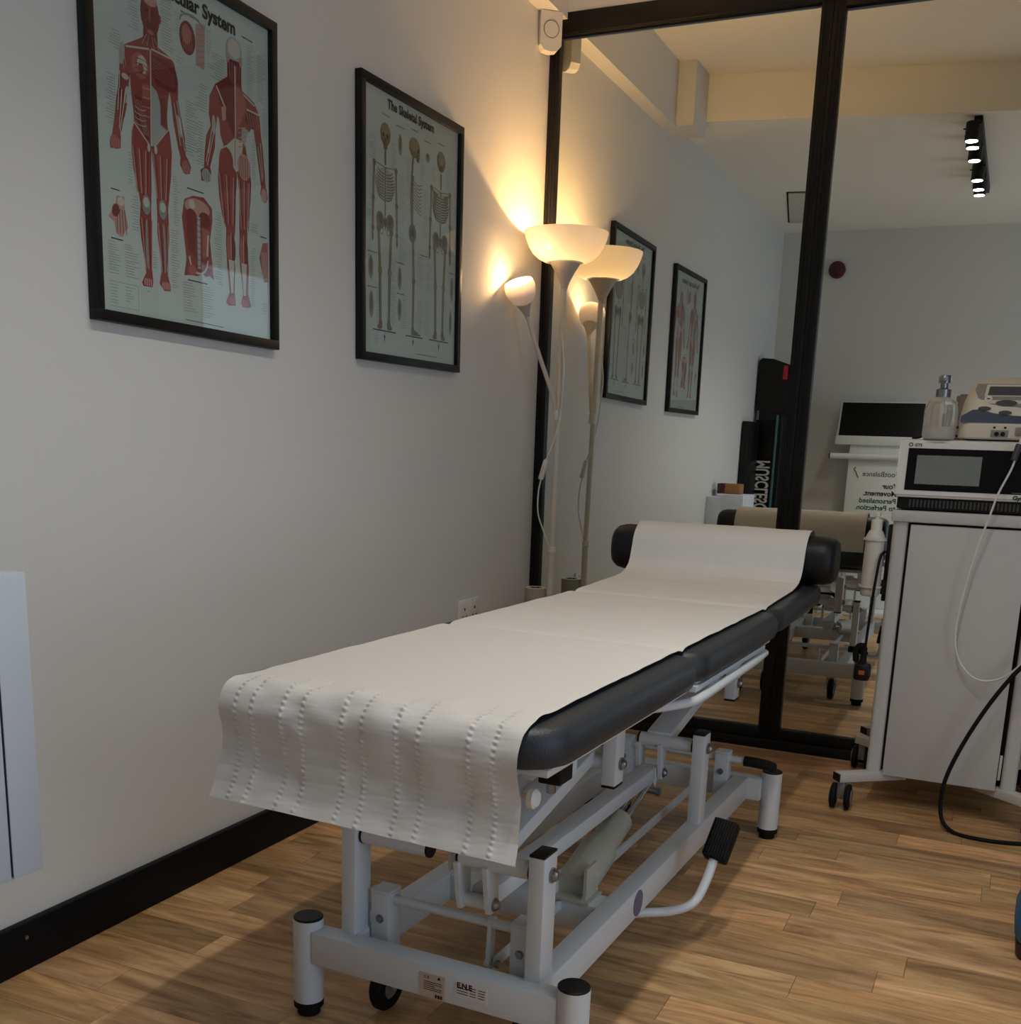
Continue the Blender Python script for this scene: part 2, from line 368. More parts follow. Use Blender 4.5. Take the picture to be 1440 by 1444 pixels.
# base: feet, cross bars, rails
FX, FY = .25, .668
for sx in (-1, 1):
    for syy in (-1, 1):
        f = part('foot', cyl(B(), (sx*FX, syy*FY, .104), (0, 0, 1), .0262, .152, 28), 'white_metal')
        obj('foot_cap', cyl(B(), (sx*FX, syy*FY, .1815), (0, 0, 1), .0258, .005, 28, .0015), 'black_plastic', f)
        bm = B(); cyl(bm, (sx*FX, syy*FY, .021), (0, 0, 1), .0262, .014, 28, .002); cyl(bm, (sx*FX, syy*FY, .008), (0, 0, 1), .0205, .016, 24, .002); obj('rubber_foot', bm, 'black_rubber', f)
cross = {}
for yy, nm in ((-FY-.002, 'f'), (FY-.015, 'r')): cross[nm] = part('cross_bar', box(B(), -FX+.02, FX-.02, yy-.019, yy+.021, .105, .165, .004), 'white_metal')
for sx in (-1, 1):
    r_ = part('side_rail', box(B(), *sorted((sx*.155, sx*.195)), -.655, .64, .105, .165, .004), 'white_metal')
    if sx > 0:
        bm = B(); cyl(bm, (.1953, -.215, .135), (1, 0, 0), .026, .0012, 28); obj('round_badge', bm, 'badge_violet', r_)
# stickers on the front cross bar
st = obj('rating_label', box(B(), -.012, .035, -.6905, -.6893, .108, .150), 'sticker_tan', cross['f'], smooth=False)
st2 = obj('maker_label', box(B(), .055, .112, -.6905, -.6893, .123, .151), 'sticker_white', cross['f'], smooth=False)
mm = lambda x, z: axes((x, -.6908, z), (1, 0, 0), (0, 0, 1))
text('lettering', 'C E', .007, 'print_black', mm(-.004, .1415), cross['f'])
text('lettering', 'E.N.E', .0125, 'print_black', mm(.0575, .1405), cross['f'], bold=.0005)
bm = B()
for k in range(5): box(bm, -.004, .004+.026*(1 if k != 2 else .5), -.6909, -.6905, .1355-k*.0035, .1365-k*.0035)
for a, c in ((.018, .0225), (.0235, .028)): box(bm, a, a+.003, -.6909, -.6905, .110, .116); box(bm, c, c+.003, -.6909, -.6905, .110, .116)
prism(bm, [(.021, .143), (.028, .143), (.0245, .1485)], 'y', -.6909, -.6905)
for k in range(4):
    for a, c in (((.058, .078), (.081, .092), (.096, .108)) if k else ((.080, .092), (.097, .109))): box(bm, a, c, -.6909, -.6905, .1435-k*.0045, .1447-k*.0045)
obj('fine_print', bm, 'print_black', cross['f'], smooth=False)['kind'] = 'stuff'
# upright posts on the base
PYF, PYR, PZ = -.634, .230, .372
for sx in (-1, 1):
    for py in (PYF, PYR):
        p = part('upright_post', box(B(), *sorted((sx*.160, sx*.188)), py-.025, py+.025, .16, PZ, .003), 'white_metal')
        obj('post_cap', box(B(), *sorted((sx*.1605, sx*.1875)), py-.0245, py+.0245, PZ, PZ+.004, .001), 'black_plastic', p)
        bm = B(); cyl(bm, (sx*.190, py+.004, .338), (1, 0, 0), .0125, .003, 20); lathe(bm, [(.0, .009), (.006, .0078), (.009, .004), (.0095, 0)], seg=16, M=Matrix.Rotation(sx*PI/2, 4, 'Y'), c=(sx*.1915, py+.004, .338)); obj('bolt', bm, 'steel', p)
        tb = part('pivot_tube', cyl(B(), (sx*.094, py, .340), (1, 0, 0), .0155, .130, 24), 'white_metal')
        for ex, er in ((.0285, .0158), (.157, .0162)): obj('end_ring', cyl(B(), (sx*ex, py, .340), (1, 0, 0), er, .0045, 24), 'black_plastic', tb)
        # lifting arm to the upper frame
        dy, dz = .395, .078
        ar = part('lift_arm', bar(B(), (sx*.074, py, .348), (sx*.074, py+dy, .348+dz), .058, .028, bev=.003), 'grey_metal' if False else 'white_metal')
        bm = B(); box(bm, *sorted((sx*.122, sx*.150)), py+dy-.023, py+dy+.023, .374, .556, .003); h = part('hanging_post', bm, 'white_metal')
        obj('post_cap', box(B(), *sorted((sx*.1225, sx*.1495)), py+dy-.0225, py+dy+.0225, .3695, .374, .001), 'black_plastic', h)
        bm = B(); cyl(bm, (sx*.152, py+dy+.003, .414), (1, 0, 0), .0125, .003, 20); lathe(bm, [(.0, .009), (.006, .0078), (.009, .004), (.0095, 0)], seg=16, M=Matrix.Rotation(sx*PI/2, 4, 'Y'), c=(sx*.1535, py+dy+.003, .414)); obj('bolt', bm, 'steel', h)
        part('pivot_tube', cyl(B(), (sx*.085, py+dy, .414), (1, 0, 0), .0155, .075, 20), 'white_metal')
for py in (PYF, PYR):
    # plate across the two arms, lever plates below the right tube, lower tube
    part('arm_plate', bar(B(), (0, py+.17, .348+.0336), (0, py+.24, .348+.0474), .16, .02), 'white_metal')
    for x in (.030, .082):
        bm = B(); prism(bm, [(py-.022, .335), (py+.024, .335), (py+.026, .268), (py+.012, .248), (py-.004, .25), (py-.01, .268)], 'x', x-.004, x+.004); lv = part('lever_plate', bm, 'white_metal')
        if x > .05: bm = B(); lathe(bm, [(.0, .008), (.006, .0068), (.009, .003), (.0095, 0)], seg=16, M=Matrix.Rotation(PI/2, 4, 'Y'), c=(.088, py+.012, .262)); cyl(bm, (.0875, py+.012, .262), (1, 0, 0), .0115, .003, 18); obj('bolt', bm, 'steel', lv)
    part('lower_tube', cyl(B(), (.056, py+.012, .262), (1, 0, 0), .012, .046, 20), 'white_metal')
bm = B(); box(bm, .036, .076, PYF+.025, PYR-.02, .248, .280, .003); part('link_beam', bm, 'white_metal')
bm = B(); prism(bm, [(PYR-.03, .278), (PYR+.012, .278), (PYR+.012, .262), (PYR-.012, .232), (PYR-.03, .248)], 'x', .036, .076); part('beam_end', bm, 'white_metal')
# side web between the arms
bm = B(); prism(bm, [(PYF+.02, .30), (PYF+.02, .345), (PYF+.39, .418), (PYF+.39, .36)], 'x', -.006, .0); part('web_plate', bm, 'white_metal')
# base cross member, lifting cylinder
part('base_member', box(B(), -.157, .157, -.335, -.275, .107, .163, .003), 'white_metal')
for x in (.062, .122): part('cylinder_bracket', prism(B(), [(-.33, .163), (-.26, .163), (-.27, .205), (-.32, .205)], 'x', x, x+.006), 'white_metal')
a0, a1 = Vector((.095, -.31, .178)), Vector((.060, .19, .246)); dd = (a1-a0).normalized()
cy_ = part('lift_cylinder', tube(B(), [a0, a0+dd*.02, a0+dd*.16, a0+dd*.175, a0+dd*.30, a0+dd*.312], [.032, .038, .038, .030, .029, .022], 24), 'cylinder_cream')
s_, u_ = frame_of(dd)
for k in (-1, 1): obj('piston_rod', tube(B(), [a0+dd*.30+s_*.011*k, a1+s_*.011*k], .007, 12), 'chrome', cy_)

bm = B(); cyl(bm, (.088, .175, .236), (1, 0, 0), .008, .03, 14); cyl(bm, (.098, .175, .236), (1, 0, 0), .011, .008, 6); obj('nut', bm, 'steel', cy_)
bm = B(); box(bm, .05, .14, -.34, -.27, .163, .168); box(bm, .125, .131, -.33, -.28, .165, .23); obj('collar_bracket', bm, 'cylinder_cream', cy_, smooth=False)
# castor boxes, cross rods, linkage
for sx in (-1, 1):
    for yy, s2 in ((-.60, 1), (.60, -1)):
        p = part('castor_box', box(B(), *sorted((sx*.116, sx*.152)), yy-.002*s2-.02, yy-.002*s2+.02, .07, .232, .002), 'white_metal')
        obj('box_lid', box(B(), *sorted((sx*.1155, sx*.1525)), yy-.002*s2-.0205, yy-.002*s2+.0205, .232, .2375, .0015), 'white_metal', p)
        bm = B(); cyl(bm, (sx*.134, yy-.0225*1, .186), (0, 1, 0), .006, .006, 6); cyl(bm, (sx*.134, yy-.0215, .186), (0, 1, 0), .008, .002, 16); obj('bolt', bm, 'steel', p)
        w_ = part('castor', tube(B(), [(sx*.139, yy, .07), (sx*.139, yy, .085)], .02, 16), 'grey_metal')
        bm = B(); lathe(bm, [(.024, -.012), (.040, -.012), (.045, -.006), (.045, .006), (.040, .012), (.024, .012)], seg=32, M=Matrix.Rotation(PI/2, 4, 'Y'), c=(sx*.139, yy+.012, .0455)); obj('tyre', bm, 'black_rubber', w_)
        bm = B(); cyl(bm, (sx*.139, yy+.012, .0455), (1, 0, 0), .025, .022, 24, .003); obj('hub', bm, 'silver_grey', w_)
        for q in (-.017, .017): obj('fork', prism(B(), [(yy-.016, .076), (yy+.018, .076), (yy+.02, .04), (yy+.006, .04)], 'x', sx*.139+q-.002, sx*.139+q+.002), 'grey_metal', w_, smooth=False)
for yy in (-.60, .60):
    part('cross_rod', cyl(B(), (0, yy, .218), (1, 0, 0), .0085, .235, 16), 'white_metal')
    bm = B(); bar(bm, (.072, yy, .226), (.072, yy-.006, .150), .008, .020, up=(0, 1, 0), bev=.002); cyl(bm, (.072, yy-.006, .150), (1, 0, 0), .0115, .009, 18); cyl(bm, (.072, yy, .219), (1, 0, 0), .0115, .009, 18); lv = part('crank_lever', bm, 'white_metal')
    obj('bolt', cyl(B(), (.0875, yy-.006, .150), (1, 0, 0), .007, .008, 6), 'steel', lv)
part('tie_bar', bar(B(), (.082, -.606, .152), (.082, .594, .152), .006, .018), 'white_metal')
# rear hand lever with black grip
rl = part('castor_lever', cyl(B(), (.172, .60, .218), (1, 0, 0), .0085, .06, 14), 'white_metal')
obj('grip', tube(B(), smooth_path([(.19, .60, .218), (.215, .60, .218), (.245, .607, .214), (.262, .62, .206)], 4), .0135, 14), 'black_rubber', rl)
# foot pedal for the height
pth = smooth_path([(.10, -.25, .09), (.17, -.165, .088), (.228, -.105, .083), (.262, -.06, .092), (.276, -.025, .130), (.283, .010, .182)], 8)
pe = part('pedal_arm', tube(B(), pth, .0095, 16), 'white_metal')
d_ = Vector((.012, .055, .075)).normalized(); q0 = Vector((.284, .006, .176))
M_ = Matrix.Translation(q0) @ Matrix(((1, 0, 0), (0, d_.y, -d_.z), (0, d_.z, d_.y))).to_4x4() if False else None
up_ = Vector((0, -d_.z, d_.y)); sd = d_.cross(up_).normalized()
M_ = Matrix(((sd.x, d_.x, up_.x, q0.x), (sd.y, d_.y, up_.y, q0.y), (sd.z, d_.z, up_.z, q0.z), (0, 0, 0, 1)))
bm = box(B(), -.025, .025, -.010, .078, -.018, .016, .005, M=M_)
for k in range(9): box(bm, -.025+k*.0058, -.0225+k*.0058, -.007, .075, .014, .0195, M=M_)
obj('pedal', bm, 'black_rubber', pe)
# upper frame under the pads
for sx in (-1, 1):
    part('upper_rail', box(B(), *sorted((sx*.118, sx*.154)), -.70, .78, .535, .566, .003), 'white_metal')
for yy in (-.66, -.23, .40, .76): part('upper_member', box(B(), -.125, .125, yy-.016, yy+.016, .537, .564, .003), 'white_metal')
hm = part('head_hinge_tube', cyl(B(), (0, .47, .548), (1, 0, 0), .012, .48, 16), 'white_metal')
# side release bar, front stops
bm = tube(B(), smooth_path([(.276, .335, .553), (.282, .20, .553), (.284, -.05, .553), (.284, -.17, .552), (.276, -.225, .549), (.250, -.28, .548), (.215, -.34, .549), (.16, -.38, .55)], 6), .0085, 14); part('release_bar', bm, 'white_metal')
bm = B(); bar(bm, (.262, .34, .566), (.262, -.2, .566), .024, .01); part('pad_support', bm, 'white_metal')
p = part('stop_bracket', box(B(), .214, .25, -.76, -.70, .533, .566, .002), 'white_metal'); obj('stop_rubber', box(B(), .228, .262, -.79, -.745, .538, .570, .003), 'black_rubber', p); obj('bolt', cyl(B(), (.238, -.765, .528), (0, 0, 1), .007, .018, 6), 'steel', p)
p = part('knob_arm', cyl(B(), (.19, -.79, .515), (1, 0, 0), .006, .05, 12), 'white_metal'); obj('knob', cyl(B(), (.222, -.79, .515), (1, 0, 0), .0145, .016, 20, .004), 'white_plastic', p)
bm = B(); prism(bm, [(.555, .566), (.63, .566), (.655, .42), (.64, .405), (.625, .41)], 'x', .120, .126); p = part('head_bracket', bm, 'white_metal')
# head end lever frame (seen in the mirror)
bm = B(); bar(bm, (.05, .83, .49), (.06, .90, .40), .02, .03); part('head_lever', bm, 'black_plastic')
bm = B(); bar(bm, (-.14, .60, .52), (-.14, .88, .56), .02, .03); bar(bm, (.14, .60, .52), (.14, .88, .56), .02, .03); box(bm, -.15, .15, .86, .885, .54, .57); part('head_frame', bm, 'white_metal')

# couch roll paper
pt = []
def arc(cy, cz, r, a0, a1, n):
    return [(cy+r*math.cos(a0+(a1-a0)*k/n), cz+r*math.sin(a0+(a1-a0)*k/n)) for k in range(n+1)]
PCY, PCZ, PR = .935, .7185, .069
prof = [(1.012, .652), (1.010, .69)]+arc(PCY, PCZ, PR+.004, .1, PI-.15, 24)
prof += [(.850, .692), (.838, .674), (.815, .660), (.78, .652)]
for k in range(120):
    y_ = .74-(.74+.84)*k/119; z_ = .6365+max(0, (y_-SEAM2+.01))*.036-.006*math.exp(-((y_-SEAM2)/.012)**2)-.006*math.exp(-((y_-SEAM1)/.012)**2); prof.append((y_, z_))
prof += arc(-.848, .600, .0375, PI/2+.12, PI-.05, 10)+[(-.884, .585), (-.879, .56), (-.876, .535), (-.879, .51), (-.888, .485), (-.902, .462)]
# resample by length
P_ = [Vector((0, a, c)) for a, c in prof]; cum = [0]
for a, c in zip(P_, P_[1:]): cum.append(cum[-1]+(c-a).length)
TL = cum[-1]; SS = [(TL-.26)*k/420 for k in range(420)]+[TL-.26+.26*k/200 for k in range(201)]; NR = len(SS)-1
def sample(s):
    import bisect
    i = min(max(bisect.bisect(cum, s)-1, 0), len(P_)-2); t = (s-cum[i])/max(1e-9, cum[i+1]-cum[i]); return P_[i].lerp(P_[i+1], t)
fr_ = (.065, .126, .234, .30, .44, .51, .62, .695, .85, .925)
PWD = .488; cs = set(k/26 for k in range(27))
for f in fr_:
    for k in range(-4, 5): cs.add(f+k*.0013/PWD)
cs = sorted(cs)
bm = B(); grid = []
for i in range(NR+1):
    s = SS[i]; p = sample(s); d = sample(min(TL, s+.004))-sample(max(0, s-.004)); n = Vector((0, d.z, -d.y)).normalized()
    tail = TL-s; hang = max(0, min(1, (.30-tail)/.10)); row = []
    for f in cs:
        x = (f-.5)*PWD
        wv = .0016*noise.noise(Vector((x*9, s*11, 3)))+.0008*noise.noise(Vector((x*30, s*26, 7)))
        wv += hang*(.0065*noise.noise(Vector((x*9, tail*13, 1)))+.0045*noise.noise(Vector((x*22, tail*24, 5)))+.0012*noise.noise(Vector((x*60, tail*60, 8))))
        gi = min(range(10), key=lambda j: abs(f-fr_[j])); emb = math.exp(-((f-fr_[gi])*PWD/(.0019+.0012*hang))**2)
        wv += emb*((.0004+.0011*hang)*(.25+math.sin(s*2*PI/.0085+gi*2.1))+hang*.0022*noise.noise(Vector((gi*3.7, s*60, 4))))
        fold = math.exp(-((tail-.185)/.035)**2); wv += fold*(.006*noise.noise(Vector((x*16, tail*20, 9)))+.004*noise.noise(Vector((x*38, tail*34, 2))))
        hangs = max(0, min(1, (.16-tail)/.16))
        xx = x*(1+.035*hangs*hangs)
        row.append(bm.verts.new(Vector((xx, p.y, p.z+ (.004 if hang < .1 else 0)*0))+n*(wv+.0035)+Vector((0, 0, -.006*(f-.5)*hangs))))
    grid.append(row)
for a, c in zip(grid, grid[1:]):
    for k in range(len(cs)-1): bm.faces.new((a[k], a[k+1], c[k+1], c[k]))
pa = obj('couch_paper', bm, 'couch_paper', angle=3.1); pa.location = bed.location; pa.rotation_euler = bed.rotation_euler
tag(pa, 'long white embossed paper sheet draped over the treatment couch and its bolster', 'paper sheet')
# bolster
bm = B(); X = .318; ringp = []
for x_, k in ((-X, .55), (-X+.002, .80), (-X+.012, .93), (-X+.03, .995), (-X+.05, 1), (X-.05, 1), (X-.03, .995), (X-.012, .93), (X-.002, .80), (X, .55)):
    lp = []
    for j in range(40):
        a = 2*PI*j/40; ca, sa = math.cos(a), math.sin(a); e_ = .82
        lp.append((x_, PCY+PR*k*math.copysign(abs(ca)**e_, ca), PCZ-.002+PR*.94*k*math.copysign(abs(sa)**e_, sa)))
    ringp.append(lp)
bo = obj('bolster', loft(bm, ringp), 'bolster_vinyl', angle=1.3); bo.location = bed.location; bo.rotation_euler = bed.rotation_euler
tag(bo, 'dark navy vinyl bolster lying across the head end of the couch', 'pillow')

# ================================================================== floor lamp
LX, LY = .150, -.188
lamp = thing('floor_lamp', 'tall white floor uplighter with glowing bowl shade and side reading lamp, by the mirror corner', 'lamp', (LX, LY, 0))
def lp_(name, bm, m, parent=lamp, **k): return obj(name, bm, m, parent, **k)
lp_('base', lathe(B(), [(0, 0), (.136, 0), (.138, .004), (.138, .016), (.134, .020), (0, .020)], seg=40), 'white_plastic')
po_ = lp_('pole', tube(B(), [(-.004, .008, .02), (-.004, .008, .64)], .0115, 16), 'gold_pole')
obj('collar', cyl(B(), (-.003, .008, .645), (0, 0, 1), .0135, .022, 18, .002), 'white_plastic', po_)
lp_('pole', tube(B(), [(-.004, .008, .65), (.004, -.004, 1.53)], .0098, 16), 'gold_pole')
HX, HY = .006, -.006
lp_('shade_cone', lathe(B(), [(.0105, 1.502), (.0125, 1.512), (.019, 1.527), (.030, 1.550), (.043, 1.571), (.053, 1.586), (.050, 1.587)], c=(HX, HY, 0)), 'lamp_grey')
lp_('bowl_shade', lathe(B(), [(.048, 1.581), (.070, 1.586), (.090, 1.595), (.108, 1.610), (.122, 1.631), (.132, 1.655), (.138, 1.677)], c=(HX, HY, 0), seg=48), 'bowl_shade', angle=2)
bu = lp_('bulb', lathe(B(), [(.0, 1.583), (.016, 1.583), (.017, 1.586), (.012, 1.590), (0, 1.592)], c=(HX, HY, 0), seg=20), 'bulb_warm')
# reading arm
J = Vector((-.003, .004, 1.10)); Hd = Vector((-.078, -.112, 1.412))
path = smooth_path([J+Vector((0, 0, -.01)), J+Vector((-.014, -.012, .06)), J.lerp(Hd, .62), Hd], 6)
ar = lp_('reading_arm', tube(B(), path, .0072, 14), 'gold_pole'); obj('clamp', cyl(B(), J, (0, 0, 1), .0135, .035, 16, .002), 'white_plastic', ar)
hd = (Hd-path[-3]).normalized(); hd = Vector((-.09, -.50, .87)).normalized()
Mh = hd.to_track_quat('Z', 'Y').to_matrix().to_4x4()
lp_('reading_cone', lathe(B(), [(.008, -.012), (.010, 0), (.017, .018), (.026, .036), (.0275, .040), (.02, .041)], c=Hd, M=Mh, seg=24), 'lamp_grey')
lp_('reading_shade', lathe(B(), [(.024, .036), (.036, .046), (.045, .062), (.050, .082), (.049, .096), (.0455, .106)], c=Hd, M=Mh, seg=32), 'small_shade', angle=2)
lp_('reading_bulb', lathe(B(), [(0, .050), (.014, .052), (.022, .080), (.0245, .092), (.020, .098), (0, .100)], c=Hd, M=Mh, seg=20), 'bulb_small')
cdp = smooth_path([(.006, -.01, 1.36), (.022, -.016, 1.25), (.018, -.012, 1.14), (.005, -.014, 1.05), (-.012, -.018, .99), (-.03, -.02, .945)], 8)
cd = lp_('cord', tube(B(), cdp, .0026, 8), 'white_plastic')
lp_('cord', tube(B(), smooth_path([(-.042, -.022, .885), (-.05, -.022, .84), (-.05, -.018, .77), (-.032, -.006, .71), (-.012, .006, .655)], 8), .0026, 8), 'white_plastic')
sw = lp_('cord_switch', bar(B(), (-.026, -.02, .952), (-.044, -.022, .884), .020, .016, bev=.005), 'white_plastic')
obj('rocker', bar(B(), (-.030, -.030, .93), (-.038, -.031, .905), .009, .004), 'ivory_plastic', sw)
ld = bpy.data.lights.new('uplighter_bulb', 'POINT'); ld.energy = UPLIGHT_W; ld.color = (1, .57, .22); ld.shadow_soft_size = .010
lo = link(bpy.data.objects.new('uplighter_bulb', ld)); lo.location = (LX+HX, LY+HY, 1.603)
ld2 = bpy.data.lights.new('reading_bulb_light', 'POINT'); ld2.energy = READ_W; ld2.color = (1, .60, .26); ld2.shadow_soft_size = .012
lo2 = link(bpy.data.objects.new('reading_bulb_light', ld2)); lo2.matrix_world = Matrix.Translation(Vector((LX, LY, 0))+Hd+hd*.104) @ (-hd).to_track_quat('Z', 'Y').to_matrix().to_4x4()
# upright roll of paper standing on the lamp's base plate
t = thing('paper_roll', 'tall upright paper roll with a dark hollow core, standing beside the floor lamp pole', 'paper roll', (.094, -.186, .0205))
bm = B(); lathe(bm, [(.0, .0), (.038, .0), (.038, .486), (.0375, .488)], seg=36); obj('roll_side', bm, 'roll_side_shaded', t)
bm = B(); lathe(bm, [(.0375, .486), (.0375, .4895), (.023, .4895), (.023, .47)], seg=36); obj('roll_end', bm, 'white_plastic', t)
obj('core', lathe(B(), [(.023, .489), (.022, .42), (0, .42)], seg=28), 'black_plastic', t)

# ================================================================== alarm sensor, socket
al = thing('alarm_sensor', 'white corner alarm sensor with a round disc, above the mirror door', 'sensor', (.034, -.112, 2.244))
Ma = Matrix.Rotation(math.radians(40), 4, 'Z')
bm = B(); prism(bm, [(-.036, .119), (.036, .119), (.036, .020), (.022, .004), (.0, 0), (-.022, .004), (-.036, .020)], 'y', -.014, .022); bmesh.ops.transform(bm, matrix=Ma, verts=bm.verts); hs = obj('housing', bm, 'white_plastic', al)
bm = B(); cyl(bm, (0, -.0145, .066), (0, 1, 0), .024, .003, 28, .001); bmesh.ops.transform(bm, matrix=Ma, verts=bm.verts); obj('disc', bm, 'white_plastic', al)
bm = B(); lathe(bm, [(.024, 0), (.027, 0), (.027, .0015), (.024, .0015)], seg=28, M=Matrix.Rotation(PI/2, 4, 'X'), c=(0, -.0135, .066)); bmesh.ops.transform(bm, matrix=Ma, verts=bm.verts); obj('disc_rim', bm, 'grey_plastic', al)
so = thing('power_socket', 'white double power socket low on the wall behind the couch', 'socket', (0, -.53, .456))
obj('face_plate', box(B(), 0, .009, -.073, .073, -.043, .043, .003), 'white_plastic', so)
for a in (-.036, .036):
    bm = B(); box(bm, .0088, .0095, a-.004, a+.004, .008, .016); box(bm, .0088, .0095, a-.016, a-.009, -.014, -.009); box(bm, .0088, .0095, a+.009, a+.016, -.014, -.009); obj('pin_holes', bm, 'black_plastic', so, smooth=False)
    obj('rocker_switch', box(B(), .008, .0115, a-.006, a+.006, .022, .036, .001), 'white_plastic', so)

# ================================================================== framed anatomy charts
INK = dict(red=(160, 76, 70), dred=(132, 56, 54), lred=(184, 104, 96), pink=(198, 150, 140), pale=(206, 200, 188), grey=(150, 152, 148), lgrey=(176, 178, 174), dark=(70, 60, 56), bone=(128, 112, 84), lbone=(154, 138, 108), black=(22, 22, 22), white=(214, 218, 214), brown=(98, 76, 62))
class Print:
    """flat ink shapes in millimetres from the frame's top left corner"""
    def __init__(s): s.v = []; s.f = []; s.c = []
    def poly(s, pts, col, lay):
        n = len(s.v); s.v += [(lay*.00013+(len(s.f) % 20)*.000006, u/1000, -v/1000) for u, v in pts]; s.f.append(tuple(range(n, n+len(pts)))); s.c.append(col)
    def ell(s, u, v, a, b_, col, lay, n=18, rot=0.):
        s.poly([(u+a*math.cos(2*PI*k/n)*math.cos(rot)-b_*math.sin(2*PI*k/n)*math.sin(rot), v+a*math.cos(2*PI*k/n)*math.sin(rot)+b_*math.sin(2*PI*k/n)*math.cos(rot)) for k in range(n)], col, lay)
    def line(s, pts, w, col, lay):
        for (a, b_), (c, d) in zip(pts, pts[1:]):
            L = math.hypot(c-a, d-b_) or 1; nx, ny = -(d-b_)/L*w/2, (c-a)/L*w/2
            s.poly([(a+nx, b_+ny), (c+nx, d+ny), (c-nx, d-ny), (a-nx, b_-ny)], col, lay)
    def arc(s, u, v, a, b_, t0, t1, w, col, lay, n=7):
        s.line([(u+a*math.cos(t0+(t1-t0)*k/n), v+b_*math.sin(t0+(t1-t0)*k/n)) for k in range(n+1)], w, col, lay)
    def block(s, u0, v0, u1, v1, rnd, step=5, lay=1, col='grey', lead=True):
        v = v0
        while v < v1:
            L = (u1-u0)*rnd.uniform(.5, 1); a = u0 if lead else u1-L; s.line([(a, v), (a+L, v)], 1.0, col, lay); v += step*rnd.uniform(.85, 1.25)
    def build(s, name, parent):
        me = bpy.data.meshes.new(name); me.from_pydata(s.v, [], s.f); at = me.color_attributes.new('ink', 'FLOAT_COLOR', 'CORNER'); i = 0
        for p, c in zip(me.polygons, s.c):
            for _ in p.loop_indices: at.data[i].color = (*lin(INK[c]), 1); i += 1
        me.materials.append(MATS['poster_ink']); o = link(bpy.data.objects.new(name, me)); o.parent = parent; return o
FRONT = [(152, 144), (151, 156), (99, 186), (91, 204), (88, 226), (83, 260), (77, 282), (72, 312), (65, 343), (58, 361), (59, 369), (84, 364), (86, 345), (85, 337), (101, 296), (107, 273), (111, 243), (114, 230), (116, 262), (120, 290), (122, 307), (115, 325), (112, 356), (115, 389), (127, 429), (131, 450), (127, 481), (130, 511), (138, 550), (140, 572), (128, 591), (132, 597), (156, 596), (159, 587), (157, 564), (158, 511), (159, 484), (159, 453), (162, 412), (163, 360), (165, 342), (166, 359), (174, 410), (175, 454), (174, 494), (182, 542), (182, 565), (176, 586), (190, 598), (207, 596), (206, 584), (198, 558), (207, 501), (207, 474), (206, 443), (217, 382), (221, 337), (216, 303), (211, 296), (210, 274), (215, 242), (219, 228), (223, 249), (227, 278), (233, 303), (239, 324), (245, 340), (243, 354), (255, 367), (271, 365), (275, 351), (267, 339), (260, 332), (259, 301), (248, 264), (242, 243), (243, 208), (234, 176), (224, 168), (188, 161), (187, 132)]
BACK = [(392, 132), (392, 150), (353, 176), (335, 203), (332, 236), (337, 258), (323, 279), (317, 313), (314, 342), (303, 349), (306, 369), (332, 365), (336, 346), (333, 337), (349, 296), (352, 263), (359, 233), (364, 241), (367, 268), (376, 284), (362, 311), (357, 350), (360, 387), (369, 424), (381, 445), (379, 475), (382, 518), (389, 572), (376, 593), (384, 599), (408, 596), (405, 569), (408, 519), (403, 475), (410, 445), (414, 376), (419, 326), (426, 373), (424, 437), (424, 472), (425, 511), (434, 570), (427, 589), (446, 596), (461, 592), (451, 565), (454, 511), (450, 467), (451, 432), (463, 375), (466, 335), (456, 298), (452, 285), (443, 253), (466, 233), (472, 217), (482, 253), (492, 299), (500, 337), (497, 353), (515, 369), (523, 357), (519, 340), (515, 329), (512, 280), (502, 238), (496, 196), (479, 176), (439, 164), (435, 137), (436, 118)]
